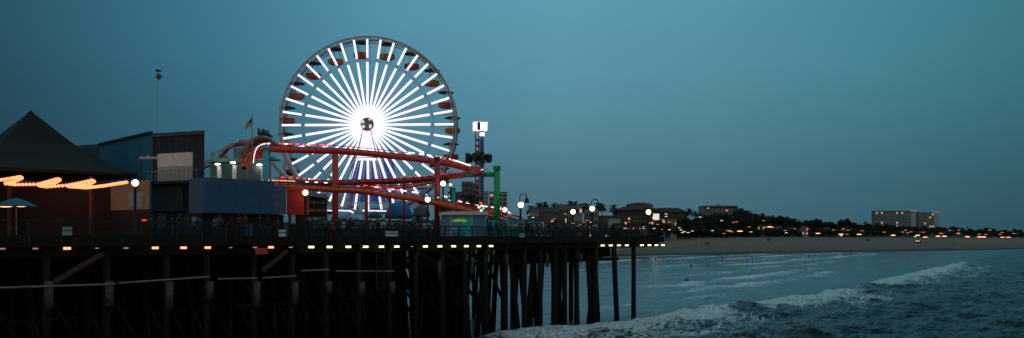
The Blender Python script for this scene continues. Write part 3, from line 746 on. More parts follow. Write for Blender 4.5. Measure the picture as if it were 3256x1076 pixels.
back = MB(); spk = MB()
A0 = 90 + .3
def strip(mb, a, r0, r1, y, w, th=.07):
    d = Vector((math.cos(a), 0, math.sin(a))); n = Vector((-math.sin(a), 0, math.cos(a)))
    p = WC + d * r0 + Vector((0, y, 0)); q_ = WC + d * r1 + Vector((0, y, 0)); M = Matrix((n, Vector((0, 1, 0)), d)).transposed()
    mb.box((p + q_) / 2, (w, th, r1 - r0), M=M)
for i in range(40):
    a = R(A0 + 9 * i)
    for r0, r1, w in ((1.25, 9.2, .34), (9.8, 12.55, .31)):
        m = MB(); strip(m, a, r0, r1, -DY - .12, w); m.build('led_strip', LED, fw)
    for y in (-DY, DY): strip(spk, a, .8, RW - .05, y, .10, .08)
spk.build('spokes', white_st, fw)
# hub
MB().tube([WC + Vector((0, -2.2, 0)), WC + Vector((0, 2.2, 0))], .75, 24).build('axle', grey_st, fw, smooth=False)
MB().tube([(WC.x + 1.12 * math.cos(t_), WC.y - 1.75, WC.z + 1.12 * math.sin(t_)) for t_ in np.linspace(0, 2 * math.pi, 33)], .14, 8, False).build('hub_ring', mat('hub_pink', (.8, .6, .6), emit=(1, .62, .66), strength=1.3), fw, smooth=True)
MB().tube([WC + Vector((0, -1.62, 0)), WC + Vector((0, -1.4, 0))], 1.1, 24).build('hub_disc', mat('hub_grey', (.05, .06, .07), .5), fw)
hw = mat('hub_white', (.8, .85, .9), emit=(.8, .85, .95), strength=.7)
for dx, dz, a_, b_ in ((-.55, .3, .4, .42), (-.5, -.4, .5, .36), (.45, .62, .3, .2), (.55, -.35, .34, .5)):
    MB().box(WC + Vector((dx, -2.26, dz)), (a_, .1, b_)).build('hub_fitting', hw, fw)
# legs
legm = mat('leg_white', (.9, .9, .92), .4, .08)
for y in (-2.5, 2.5):
    for bx in (-4.2, 4.2):
        MB().tube([(WC.x + (.5 if bx > 0 else -.5), WC.y + y * .8, WC.z - .6), (WC.x + bx, WC.y + y * 1.35, DECK)], [.08, .12], 8).build('support_leg', legm, fw)
    m = MB()
    for f_ in (.3, .5, .7, .85):
        zz = WC.z + (DECK - WC.z) * f_; xx = .5 + 3.7 * f_
        m.tube([(WC.x - xx, WC.y + y * (.8 + .55 * f_), zz), (WC.x + xx, WC.y + y * (.8 + .55 * f_), zz)], .07, 6)
    m.build('cross_tie', legm, fw)
# backing panel hung between the rear legs
bpn = mat('royal_blue_panel', (.10, .15, .60), .5, .2, .5)
MB().prism([(WC.x - 3.3, WC.y + 3.0), (WC.x + 3.3, WC.y + 3.0), (WC.x + 3.3, WC.y + 3.1), (WC.x - 3.3, WC.y + 3.1)], wz(640, YW), wz(490, YW)).build('backing_panel', bpn, fw)
# added glowing slab below the hub, for the white glare of overlapping spokes
MB().slab([(WC.x - .55, WC.y - 1.25, WC.z - 1.2), (WC.x + .55, WC.y - 1.25, WC.z - 1.2), (WC.x + 1.75, WC.y - 1.25, WC.z - 5.2), (WC.x - 1.75, WC.y - 1.25, WC.z - 5.2)], .05).build('lit_panel', LED, fw)
# gondolas
tubcols = [mat('gondola_red', (.40, .022, .03), .5, .15, 2), mat('gondola_orange', (.36, .08, .03), .5, .15, 2)]
yel = mat('gondola_yellow', (.36, .17, .03), .5, .1)
canm = mat('gondola_canopy', (.035, .04, .05), .6, .2, 3)
tub = [(.25, -.72), (.85, -.6), (1.08, -.2), (1.12, .1), (1.06, .12), (1.0, -.1), (.3, -.5)]
protos = {}
for k in range(20):
    a = R(90 + 5.5 - 18 * k); p = WC + Vector((math.cos(a) * 12.4, 0, math.sin(a) * 12.4))
    kind = k % 2
    if kind not in protos:
        g_ = MB().lathe((0, 0, -1.72), [(1.1, -.04), (1.14, 0), (1.1, .05)], 20).build('gondola', yel if kind else tubcols[0], fw, world=False)
        b_ = MB().lathe((0, 0, -1.72), tub, 20).build('tub', tubcols[kind], g_, world=False, smooth=True)
        m = MB()
        for j in range(3):
            q_ = 2 * math.pi * j / 3; m.tube([(.95 * math.cos(q_), .95 * math.sin(q_), -1.7), (.35 * math.cos(q_), .35 * math.sin(q_), 0)], .035, 6)
        m.build('hanger', grey_st, g_, world=False)
        MB().lathe((0, 0, 0), [(1.2, -.1), (1.2, -.02), (.8, .14), (.1, .26)], 16).build('canopy', canm, g_, world=False)
        MB().lathe((0, 0, -1.72), [(1.125, -.42), (1.135, -.38), (1.135, -.2), (1.125, -.16)], 20).build('stripe', yel if kind else tubcols[1], g_, world=False)
        protos[kind] = g_
    else:
        g_ = dup(protos[kind], (0, 0, 0), parent=fw)
    g_.location = p - Vector((WC.x, WC.y, DECK))

# ---------------------------------------------------------------- drop tower
YT = 132.0; tx0 = wx(1524.5, YT); s20 = F / YT
dt = thing('drop_tower', (tx0, YT, DECK), 'slim red and blue drop tower with a glowing white box on top', 'drop tower')
blu = mat('tower_blue', (.06, .13, .28), .5, .15, 1); rdt = mat('tower_red', (.28, .03, .06), .5, .2, 1)
zt = wz(416, YT)
for sx in (-.62, -.06): MB().box((tx0 + sx, YT, (DECK + zt) / 2), (.17, .5, zt - DECK)).build('mast_rail', rdt, dt)
MB().box((tx0 + .40, YT, (DECK + zt) / 2), (.62, .6, zt - DECK - .01)).build('mast', blu, dt)
m = MB(); z = DECK + .5
while z < zt - 1: m.box((tx0 - .3, YT, z), (.4, .35, .42)); z += .95
m.build('rungs', rdt, dt)
MB().box((tx0 + .1, YT, wz(404, YT)), (2.05, 1.5, 1.2), rz=.25).build('light_box', mat('box_white', (.8, .8, .8), emit=(1, .9, .95), strength=1.6), dt)
MB().box((tx0 + .1, YT, wz(404, YT) + .66), (2.25, 1.7, .12), rz=.25).build('cap', mat('box_pink', (.8, .5, .6), emit=(1, .5, .62), strength=.9), dt)
MB().box((tx0 - .05, YT - 1.25, wz(405, YT)), (.5, .1, 1.25)).build('front_panel', rdt, dt)
MB().box((tx0 + .45, YT - .5, wz(429, YT)), (.75, .5, .5)).build('sign_light', mat('box_white', (.8, .8, .8)), dt)
cg = MB().lathe((tx0 - .1, YT, wz(500, YT)), [(.8, -.5), (1.5, -.3), (1.6, .1), (.9, .5)], 14).build('carriage', mat('carriage_dark', (.045, .035, .035), .6), dt)
for k in range(10):
    a = 2 * math.pi * k / 10
    x, y = tx0 - .1 + 1.85 * math.cos(a), YT + 1.85 * math.sin(a)
    MB().box((x, y, wz(503, YT)), (.6, .6, 1.0 + .3 * (k % 3)), rz=a).build('seat', mat('seat_dark', (.03, .04, .035), .6), cg)

# ---------------------------------------------------------------- roller coaster
rc = thing('roller_coaster', (wx(1150, 102), 102, DECK), 'red steel roller coaster curving in front of the ferris wheel', 'roller coaster')
def smooth_pts(pp, n=10):
    P = [at(*p) for p in pp]; out = []
    for i in range(len(P) - 1):
        p0, p1, p2, p3 = P[max(i - 1, 0)], P[i], P[i + 1], P[min(i + 2, len(P) - 1)]
        for j in range(n):
            t = j / n
            out.append(.5 * ((2 * p1) + (-p0 + p2) * t + (2 * p0 - 5 * p1 + 4 * p2 - p3) * t * t + (-p0 + 3 * p1 - 3 * p2 + p3) * t ** 3))
    out.append(P[-1]); return out
def track(pp, spine_m, r=.25, rail_h=.42, hand_h=.78, lights=None, n=10):
    P = smooth_pts(pp, n)
    MB().tube(P, r, 8).build('spine', spine_m, rc, smooth=True)
    side = []
    for i, p in enumerate(P):
        t = (P[min(i + 1, len(P) - 1)] - P[max(i - 1, 0)]).normalized(); side.append(Vector((t.y, -t.x, 0)).normalized())
    up = Vector((0, 0, 1))
    rl = MB()
    for sg_ in (-1, 1): rl.tube([p + s_ * .5 * sg_ + up * rail_h for p, s_ in zip(P, side)], .065, 6)
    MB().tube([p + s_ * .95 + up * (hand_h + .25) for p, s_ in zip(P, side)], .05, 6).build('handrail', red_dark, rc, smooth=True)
    m = rl; acc = 0
    for i in range(len(P) - 1):
        acc += (P[i + 1] - P[i]).length
        if acc > .9:
            acc = 0; m.beam(P[i] + side[i] * .55 + up * (rail_h - .06), P[i] - side[i] * .55 + up * (rail_h - .06), .08, .08)
            m.beam(P[i], P[i] + up * rail_h, .09, .09)
            m.beam(P[i] + side[i] * .5 + up * rail_h, P[i] + side[i] * .95 + up * (hand_h + .25), .04, .04)
    m.build('rails', red, rc)
    if lights:
        for (f0, f1, mm_, on, off) in lights:
            m = MB(); i0, i1 = int(f0 * (len(P) - 1)), int(f1 * (len(P) - 1)); d = 0
            for i in range(i0, i1):
                a_, b_ = P[i], P[i + 1]; Ls = (b_ - a_).length; k = 0
                while k < Ls:
                    if (d % (on + off)) < on:
                        q0 = a_.lerp(b_, k / Ls); q1 = a_.lerp(b_, min(1, (k + .12) / Ls)); o_ = side[i] * 1.02 + up * (hand_h + .28)
                        if (q1 - q0).length > .01: m.beam(q0 + o_, q1 + o_, .09, .13)
                    k += .12; d += .12
            if m.v: m.build('light_strip', mm_, rc)['kind'] = 'stuff'
    return P, side
upper = track([(777, 535, 96), (781, 512, 97), (797, 490, 98), (826, 478, 99), (862, 477, 100), (950, 480, 101), (1060, 483, 101), (1150, 489, 101), (1240, 498, 100), (1350, 511, 99), (1430, 524, 97.5), (1490, 539, 96), (1522, 547, 94)],
              red, .31, .39, .40, [(.0, .30, WLED, .34, .40), (.36, .50, RLED, .7, .5), (.38, .50, WLED, .4, 1.4), (.55, .7, RLED, .4, 2.2), (.72, .84, WLED, .8, .7), (.85, 1, WLED, .55, .12), (.8, .98, RLED, .3, .9)])
mid = track([(1527, 551, 92.5), (1505, 556, 94), (1477, 558, 95), (1390, 568, 98), (1300, 576, 100), (1200, 581, 102), (1060, 584, 104), (960, 585, 105)],
            mat('deep_red_steel', (.48, .035, .035), .4, .15), .28, .3, .25, [(.35, .75, RLED, .35, .9), (.1, .3, WLED, .7, 2.5)])
low = track([(850, 596, 99), (900, 597, 98.5), (965, 600, 98), (1060, 605, 97.5), (1150, 610, 97), (1240, 623, 96), (1320, 634, 95.5), (1390, 648, 95), (1482, 670, 94), (1560, 690, 96), (1640, 712, 102)],
            orange, .30, .38, .5, [(.0, .18, mat('warm_strip', (.8, .3, .2), emit=(1, .3, .15), strength=1.3), 1.2, .25), (.22, .3, WLED, .4, 1.0), (.42, .56, RLED, .5, .7), (.46, .62, WLED, .9, .8), (.6, .8, GLED, .3, 1.7)])
# second low track seen behind
track([(872, 578, 108), (960, 582, 109), (1060, 592, 110), (1150, 597, 110), (1260, 598, 110), (1340, 588, 109), (1450, 560, 107)], orange, .16, .3, .25,
      [(.05, .95, RLED, .5, .6), (.2, .8, WLED, .5, 1.5)])
track([(1400, 640, 104), (1440, 652, 105), (1500, 668, 106), (1560, 676, 108), (1600, 690, 110), (1640, 706, 111), (1660, 715, 112)], red, .2, .3, .3, [(0, .7, WLED, .6, .8), (.1, .8, RLED, .3, 1.2)])
# rising hill at the left behind the curve
track([(702, 500, 106), (716, 484, 106), (735, 468, 107), (760, 461, 108), (800, 460, 108), (850, 463, 108)], red_dark, .22, .3, .2)
track([(640, 536, 108), (680, 524, 107), (700, 512, 107), (722, 500, 107)], orange, .16, .3, .2)
hillm = mat('ochre_cladding', (.26, .13, .06), .7, .5, 1.2)
hill = smooth_pts([(775, 504, 101), (784, 478, 101), (800, 456, 101.5), (822, 442, 102), (845, 442, 102.5), (862, 450, 103), (874, 462, 103)], 8)
m = MB()
for i in range(len(hill) - 1):
    for yo in (-.7, .7):
        if i == 0: m.tube([p + Vector((0, yo, -.1)) for p in hill], .32, 8)
    if i % 2 == 0: m.beam(hill[i] + Vector((0, -.9, .1)), hill[i] + Vector((0, .9, .1)), .16, .2)
m.build('hill_side', hillm, rc)
# red shroud of the left curve
sh = smooth_pts([(780, 536, 96.4), (786, 512, 97.2), (802, 495, 98.2), (828, 486, 99.2), (860, 485, 100.2)], 8)
m = MB(); r_in = smooth_pts([(793, 534, 96.6), (800, 518, 97.3), (813, 508, 98.3), (833, 503, 99.3), (860, 499, 100.3)], 8)
for i in range(len(sh) - 1):
    m.slab([sh[i], sh[i + 1], r_in[i + 1], r_in[i]], .12)
m.build('shroud', red, rc)
def post(px, Y, py_top, m_, r, foot=False, name='post', py_bot=None):
    x = wx(px, Y); zb = DECK if py_bot is None else wz(py_bot, Y)
    pts = [(x, Y, wz(py_top, Y)), (x, Y, zb + (2.5 if foot else 0))]
    rs = [r, r]
    if foot: pts += [(x - .55, Y, zb)]; rs += [r]
    o = MB().tube(pts, rs, 14).build(name, m_, rc, smooth=True)
    MB().lathe((x, Y, wz(py_top, Y)), [(r * 1.25, -.25), (r * 1.25, .1), (r * .5, .18)], 14).build('post_cap', m_, o)
    return o
post(1066, 98.9, 478, red, .38, True)
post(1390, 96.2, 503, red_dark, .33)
post(1165, 106, 590, red, .22)
post(845, 96.5, 470, teal, .30)
post(1440, 99, 600, teal, .28)
gp = post(1580, 93, 532, green, .36)
MB().tube([at(1484, 555, 94.3), at(1580, 555, 93.1)], .29, 14).build('arm', green, rc, smooth=True)['label'] = 'green horizontal arm'
MB().tube([at(848, 502, 97), at(886, 506, 100)], .34, 12).build('arm', teal, rc, smooth=True)['label'] = 'teal stub arm'
MB().tube([at(1066, 600, 98.7), at(1100, 608, 97.6)], .2, 10).build('arm', red, rc, smooth=True)
MB().tube([at(1066, 483, 98.9), at(1072, 487, 101)], .25, 10).build('arm', red, rc, smooth=True)
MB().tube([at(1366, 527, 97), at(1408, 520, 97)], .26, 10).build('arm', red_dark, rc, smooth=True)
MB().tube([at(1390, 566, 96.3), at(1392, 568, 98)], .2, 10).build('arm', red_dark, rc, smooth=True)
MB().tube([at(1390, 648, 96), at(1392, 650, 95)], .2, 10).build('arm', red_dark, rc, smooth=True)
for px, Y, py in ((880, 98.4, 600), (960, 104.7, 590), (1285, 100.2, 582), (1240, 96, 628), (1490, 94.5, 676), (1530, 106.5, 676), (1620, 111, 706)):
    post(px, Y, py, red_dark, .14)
for a_, b_ in (((895, 470, 112), (960, 600, 112)), ((868, 516, 113), (930, 590, 113)), ((912, 500, 114), (870, 660, 114))):
    MB().tube([at(*a_), at(*b_)], .33, 8).build('white_strut', white_st, rc)
# train on the hill
trn = thing('coaster_train', hill[len(hill) // 2], 'dark coaster cars cresting the ochre hill left of the ferris wheel', 'coaster train')
for i in (27, 32, 37):
    p = hill[i] + Vector((0, 0, .5)); t = (hill[i + 1] - hill[i]); ang = math.atan2(t.z, t.x)
    c = MB().box(p + Vector((0, 0, .1)), (.7, 1.1, .42), M=Matrix.Rotation(-ang, 3, 'Y')).build('car', mat('car_green', (.03, .06, .045), .4), trn)
    MB().box(p + Vector((-.25, 0, .55)), (.12, .9, .35), M=Matrix.Rotation(-ang, 3, 'Y')).build('seat_back', black_m, c)

# ---------------------------------------------------------------- platform, tents, stalls round the wheel
pf = thing('boarding_platform', (wx(1165, 117), 117, DECK), 'grey fabric roofed boarding platform lit by white tubes under the wheel', 'platform')
fab = mat('grey_fabric', (.42, .43, .52), .8, .2, .6); fabl = mat('lilac_fabric', (.62, .66, .88), .8, .15, .6)
for x0, x1, y0, y1, mm_ in ((1005, 1068, 630, 604, fab), (1072, 1130, 655, 612, fab), (1132, 1168, 625, 598, fabl), (1188, 1262, 640, 600, fabl), (1268, 1335, 655, 590, fab)):
    Yq = 124.5
    MB().slab([at(x0, y0 + 12, Yq), at(x1, y0, Yq), at(x1 - 6, y1, Yq + 1.2), at(x0 + 10, y1 - 6, Yq + 1.2)], .1).build('fabric_roof', mm_, pf)
MB().box((wx(1165, 116.5), 116.8, DECK + .9), (13, 3, 1.8)).build('deck', mat('platform_dark', (.04, .04, .05), .8), pf)
for x0, x1, y in ((1035, 1072, 669), (1066, 1114, 669), (1152, 1275, 670)):
    MB().tube([at(x0, y, 113.6), at(x1, y + 3, 113.6)], .09, 8).build('light_tube', LED, pf)
MB().tube([at(1110, 670, 113.6), at(1124, 677, 113.6)], .12, 8).build('light_tube', LED, pf)
for px in (1040, 1110, 1155, 1215, 1285):
    MB().tube([(wx(px, 113.8), 113.8, DECK), (wx(px, 113.8), 113.8, wz(668, 113.8))], .06, 6).build('post', grey_st, pf)
def dome_tent(px, Y, w, py_top, py_eave, m_, label, cat='tent'):
    t = deckthing('tent', px, Y, label, cat); x = wx(px, Y); r = w / 2 * Y / F
    h = (py_eave - py_top) * Y / F
    MB().lathe((x, Y, wz(py_eave, Y)), [(r, 0), (r * .98, h * .25), (r * .78, h * .62), (r * .45, h * .88), (.05, h)], 12).build('canopy', m_, t, smooth=True)
    for a in range(4):
        q_ = math.pi / 4 + a * math.pi / 2
        MB().tube([(x + r * .9 * math.cos(q_), Y + r * .9 * math.sin(q_), DECK), (x + r * .9 * math.cos(q_), Y + r * .9 * math.sin(q_), wz(py_eave, Y) + .02)], .05, 6).build('pole', grey_st, t)
    return t
dome_tent(1268, 108, 90, 640, 696, mat('bright_blue_canvas', (.02, .16, .42), .7, .3, .8), 'blue domed tent at the foot of the ferris wheel')
dome_tent(1192, 110, 44, 672, 694, mat('green_canvas', (.02, .16, .09), .7, .2, 1), 'low dark green tent under the ferris wheel')
dome_tent(1020, 106, 46, 668, 708, mat('green_canvas', (.02, .16, .09)), 'green tent left of the red coaster post foot')
dome_tent(1100, 104, 64, 684, 704, mat('striped_lilac', (.25, .3, .5), .7, .5, 1.5), 'lilac tent right of the red coaster post foot')
dome_tent(1340, 100, 56, 650, 690, mat('grey_canvas', (.12, .15, .14), .8, .4, 1.5), 'grey green tent between the blue tent and the dark red post')
# prize stall: shelves of toys
ps = thing('prize_stall', (wx(1000, 96), 96, DECK), 'cluttered prize stall hung with coloured toys right of the red booth', 'stall')
MB().box((wx(1000, 97), 97.3, DECK + 2.4), (2.7, .8, 4.8)).build('back_wall', mat('stall_brown', (.09, .06, .05), .8, .5, 2), ps)
MB().slab([at(968, 622, 95.6), at(1040, 634, 95.6), at(1040, 622, 97.5), at(968, 612, 97.5)], .12).build('awning', mat('stall_awning', (.16, .13, .14), .8, .5, 1.5), ps)
for z in (.9, 1.9, 2.9): MB().box((wx(1000, 96.7), 96.7, DECK + z), (2.6, .4, .06)).build('shelf', black_m, ps)
tc_ = [mat('toy_' + n_, c, .7, .1) for n_, c in (('red', (.5, .03, .05)), ('yellow', (.5, .38, .05)), ('green', (.04, .35, .15)), ('white', (.6, .6, .6)), ('orange', (.5, .15, .03)), ('brown', (.15, .08, .05)))]
for k in range(36):
    z = DECK + .93 + (k % 4) * .98; x = wx(1000, 96.5) - 1.2 + 2.4 * ((k // 4) + .5) / 9 + random.uniform(-.05, .05)
    m = MB(); m.ball((x, 96.45, z + .17), .15, 8); m.ball((x, 96.43, z + .37), .1, 8)
    m.build('toy', random.choice(tc_), ps, smooth=True)
# striped sign lights on the stall corner
MB().box((wx(968, 95), 95.2, DECK + 1.35), (.5, .08, .22)).build('price_light', mat('price_glow', (.5, .5, .3), emit=(.9, .95, .7), strength=.7), ps)
MB().box((wx(968, 95), 95.2, DECK + 2.0), (.55, .08, .2)).build('price_light', mat('price_green', (.5, .8, .3), emit=(.3, .8, .4), strength=.6), ps)

# blue kiosk
Yk = 87.0
kk = thing('kiosk', (wx(1475, Yk), Yk + 1, DECK), 'blue kiosk with a pale flat roof and green arched sign', 'kiosk')
kx0, kx1, kxl = wx(1432, Yk), wx(1543, Yk), wx(1402, Yk + 2.6)
kz = wz(684, Yk)
kb = mat('kiosk_blue', (.17, .36, .48), .6, .12, 1)
MB().prism([(kx0, Yk), (kx1, Yk), (kx1 + .1, Yk + 2.6), (kxl, Yk + 2.6)], DECK, kz).build('wall', kb, kk)
MB().prism([(kx0 - .15, Yk - .25), (kx1 + .2, Yk - .25), (kx1 + .25, Yk + 2.8), (kxl - .25, Yk + 2.8)], kz + .003, kz + .36).build('roof', mat('kiosk_roof', (.85, .85, .82), .6, .08), kk)
MB().prism([(kx0, Yk - .06), (kx0 + .16, Yk - .06), (kx0 + .16, Yk - .003), (kx0, Yk - .003)], DECK, kz - .01).build('corner_trim', mat('kiosk_trim', (.5, .52, .54), .6), kk)
m = MB(); n = 12; xa, xb = wx(1437, Yk), wx(1487, Yk); pp = [(xa, Yk - .05, wz(706, Yk)), (xb, Yk - .05, wz(706, Yk))] + [((xa + xb) / 2 + (xb - xa) / 2 * math.cos(q_), Yk - .05, wz(706, Yk) + .3 * math.sin(q_)) for q_ in np.linspace(.1, math.pi - .1, n)]
m.slab(pp, -.0 + .04).build('arched_sign', mat('lime_sign', (.5, .8, .1), emit=(.20, .55, .10), strength=.28), kk)
MB().box((wx(1462, Yk), Yk - .04, wz(732, Yk)), (1.35, .05, 1.15)).build('window', mat('poster_teal_dark', (.05, .35, .5), .4, .4, 1.5), kk)
for x0, x1, y0, y1 in ((1466, 1500, 692, 728), (1466, 1500, 734, 754)):
    MB().box((wx((x0 + x1) / 2, Yk) + .1, Yk - .035, (wz(y0, Yk) + wz(y1, Yk)) / 2), ((x1 - x0) * Yk / F, .04, (y1 - y0) * Yk / F)).build('poster', mat('poster_teal', (.06, .60, .68), .5, .7, 2.2), kk)
MB().box((wx(1524, Yk), Yk - .03, wz(722, Yk)), (1.0, .04, 2.3)).build('door', mat('kiosk_door', (.08, .25, .38), .5, .1), kk)
MB().box((wx(1448, Yk - .5), Yk - .6, wz(728, Yk)), (.75, .4, .1)).build('counter', mat('counter_white', (.7, .65, .72), .5), kk)

# teal banner fence
bf = thing('banner_fence', (wx(1640, 94), 94, DECK), 'teal banner fence with dark red emblems right of the blue kiosk', 'fence')
b0, b1 = Vector((wx(1546, 90), 90)), Vector((wx(1728, 97), 97)); zf = DECK + 1.88
bd = (b1 - b0).normalized(); bnn = Vector((bd.y, -bd.x))
for k in range(6):
    p, q_ = b0.lerp(b1, k / 6) + bd * .02, b0.lerp(b1, (k + 1) / 6) - bd * .02
    o = MB().prism([p, q_, q_ - bnn * .05, p - bnn * .05], DECK + .05, zf).build('banner_panel', mat('banner_teal' + str(k % 2), ((.10, .60, .66), (.08, .48, .58))[k % 2], .7, .3, 1.2), bf)
    c = p.lerp(q_, .5) + bnn * .012
    if k in (1, 2, 3, 4):
        M = Matrix(((bd.x, 0, bnn.x), (bd.y, 0, bnn.y), (0, 1, 0)))
        em = MB(); em.tube([(c.x, c.y, DECK + 1.45), (c.x + bnn.x * .02, c.y + bnn.y * .02, DECK + 1.45)], .2, 14); em.build('emblem', mat('emblem_red', (.32, .03, .07), .7), o)
    m = MB(); m.prism([p + bd * .1 + bnn * .014, q_ - bd * .1 + bnn * .014, q_ - bd * .1 + bnn * .003, p + bd * .1 + bnn * .003], DECK + .78, DECK + .84); m.build('seam', mat('seam_pale', (.3, .5, .55), .7), o)
MB().prism([b0, b1, b1 - bnn * .08, b0 - bnn * .08], zf + .003, zf + .1).build('top_rail', black_m, bf)
for k in range(7):
    p = b0.lerp(b1, k / 6); MB().tube([(p.x - bnn.x * .12, p.y - bnn.y * .12, DECK), (p.x - bnn.x * .12, p.y - bnn.y * .12, zf)], .04, 6).build('post', black_m, bf)

# row of closed game stalls and low clutter behind the crowd
stm = [mat('stall_dark', (.035, .03, .028), .85, .5, 2), mat('stall_green', (.02, .07, .05), .85, .4, 2), mat('stall_maroon', (.09, .02, .02), .85, .4, 2), mat('stall_slate', (.04, .06, .075), .85, .4, 2)]
def stall(px, Y, wpx, py_top, c, label):
    t = deckthing('game_stall', px, Y, label, 'stall', 'closed game stalls behind the crowd'); x = wx(px, Y); w_ = wpx * Y / F; h = wz(py_top, Y) - DECK
    MB().box((x, Y + 1, DECK + h * .42), (w_, 2, h * .84)).build('booth', stm[0], t)
    MB().prism([(x - w_ / 2 - .15, Y - .5), (x + w_ / 2 + .15, Y - .5), (x + w_ / 2 + .15, Y + 2.1), (x - w_ / 2 - .15, Y + 2.1)], DECK + h * .84 + .01, [DECK + h * .88, DECK + h * .88, DECK + h, DECK + h]).build('awning', stm[c], t)
    MB().box((x, Y - .1, DECK + .5), (w_ * .96, .18, 1.0)).build('counter', stm[(c + 1) % 4], t)
for px, Y, w_, py, c, lb in ((1030, 103, 50, 700, 1, 'dark stall with a green awning left of the red coaster post'), (1085, 101, 56, 706, 0, 'dark stall right of the red coaster post foot'), (1142, 102, 52, 698, 2, 'dark maroon roofed stall below the ferris wheel hub'),
                             (1200, 100, 58, 708, 3, 'slate roofed stall below the right wheel leg'), (1258, 99, 54, 704, 0, 'dark stall in front of the blue domed tent'), (1316, 97, 52, 702, 1, 'dark green roofed stall left of the dark red post'), (1372, 98, 44, 700, 3, 'slate roofed stall just left of the dark red post')):
    stall(px, Y, w_, py, c, lb)
def bench(px, Y, label):
    t = deckthing('bench', px, Y, label, 'bench', 'dark benches near the pier end'); x = wx(px, Y)
    MB().box((x, Y, DECK + .45), (2.2, .45, .07)).build('seat', black_m, t); MB().box((x, Y + .22, DECK + .78), (2.2, .06, .4)).build('backrest', black_m, t)
    for sx in (-.9, .9): MB().box((x + sx, Y, DECK + .21), (.08, .4, .41)).build('leg', black_m, t)
for px, Y, lb in ((1770, 101, 'dark bench right of the teal banner'), (1850, 104, 'dark bench left of the right hooped crook'), (1935, 108, 'dark bench below the domed hotel left end'), (2010, 111.5, 'dark bench nearest the pier end')): bench(px, Y, lb)
for px, Y, lb in ((1795, 106, 'dark crate stack right of the teal banner'), (1960, 110, 'dark crate stack before the domed hotel')):
    t = deckthing('crate_stack', px, Y, lb, 'crates'); x = wx(px, Y)
    MB().box((x, Y, DECK + .6), (1.8, 1.2, 1.2)).build('crate', stm[0], t); MB().box((x + .2, Y, DECK + 1.555), (1.2, 1.0, .7), rz=.2).build('crate', stm[3], t)

# plant on the deck behind the kiosk
def palm_tree(name, x, y, z0, h, fr, flen, label, cat='tree', group=None, thick=.14, droop=1.0, nfr=22):
    t = thing(name, (x, y, z0), label, cat, group)
    lean = random.uniform(-.04, .04) * h
    MB().tube([(x, y, z0 - .3), (x + lean * .4, y, z0 + h * .5), (x + lean, y, z0 + h)], [thick * 1.4, thick, thick * .9], 7).build('trunk', mat('palm_trunk', (.05, .04, .03), .9), t)
    m = MB(); top = Vector((x + lean, y, z0 + h))
    for k in range(nfr):
        a = 2.4 * k; el = R(random.uniform(-35, 75)); d = Vector((math.cos(a) * math.cos(el), math.sin(a) * math.cos(el), math.sin(el)))
        sd = Vector((-math.sin(a), math.cos(a), 0)); pts = []
        for j in range(6):
            f_ = j / 5; p = top + d * flen * f_ + Vector((0, 0, -droop * flen * .6 * f_ * f_)); pts.append((p, flen * .14 * math.sin(math.pi * (f_ * .85 + .1))))
        for j in range(5):
            (p, w_), (q_, w2) = pts[j], pts[j + 1]
            m._add([p, p + sd * w_ + Vector((0, 0, -w_ * .5)), q_ + sd * w2 + Vector((0, 0, -w2 * .5)), q_], [(0, 1, 2, 3)])
            m._add([p, p - sd * w_ + Vector((0, 0, -w_ * .5)), q_ - sd * w2 + Vector((0, 0, -w2 * .5)), q_], [(3, 2, 1, 0)])
    m.build('crown', leaf, t)
    return t
leaf = mat('dark_foliage', (.030, .042, .022), .9, .5, .8)
def leafy(name, x, y, z0, h, r, label, group=None, n=420, leafsz=.5, trunk=.3, m_=None):
    t = thing(name, (x, y, z0), label, 'tree', group)
    MB().tube([(x, y, z0 - .5), (x + .1 * r, y, z0 + h * .35), (x, y, z0 + h * .7)], [trunk, trunk * .8, trunk * .3], 7).build('trunk', mat('bark', (.05, .04, .03), .9), t)
    rs = random.Random(int(abs(x * 13 + y * 7 + h * 31)))
    cl = [(rs.uniform(-.65, .65) * r, rs.uniform(-.65, .65) * r, h * rs.uniform(.42, .86), r * rs.uniform(.28, .5)) for _ in range(13)]
    m = MB()
    for k in range(n):
        cx, cy, cz, cr_ = cl[k % len(cl)]
        v = Vector((rs.gauss(0, 1), rs.gauss(0, 1), rs.gauss(0, .8))).normalized() * cr_ * rs.uniform(.55, 1.1)
        p = Vector((x + cx, y + cy, z0 + cz)) + v
        a = Vector((rs.gauss(0, 1), rs.gauss(0, 1), rs.gauss(0, 1))).normalized(); b = a.cross(Vector((rs.gauss(0, 1), rs.gauss(0, 1), rs.gauss(0, 1)))).normalized()
        s_ = leafsz * rs.uniform(.5, 1.3)
        m._add([p - a * s_, p + b * s_ * .6, p + a * s_, p - b * s_ * .6], [(0, 1, 2, 3)])
    m.build('crown', m_ or leaf, t)
    return t
leafy('leafy_tree', wx(1492, 116), 116, DECK, 6.6, 1.9, 'dark leafy tree behind the blue kiosk at the drop tower foot', n=900, leafsz=.2, trunk=.15)
leafy('leafy_tree', wx(1340, 112), 112, DECK, 4.4, 1.3, 'dark small tree between the blue tent and the dark red post', n=500, leafsz=.18, trunk=.1)
# low red coaster station seen right of the dark red post
sn = thing('station_hut', (wx(1440, 112), 112, DECK), 'low dark red station hut behind the blue kiosk roof', 'hut')
MB().box((wx(1470, 112), 112.6, DECK + 1.5), (5.6, 2.2, 3)).build('wall', mat('station_wall', (.08, .03, .03), .8), sn)
MB().prism([(wx(1398, 111), 111), (wx(1540, 111), 111), (wx(1540, 114), 114), (wx(1398, 114), 114)], wz(676, 112), [wz(648, 112), wz(664, 112), wz(664, 112), wz(640, 112)]).build('roof', mat('station_roof', (.10, .035, .035), .7), sn)
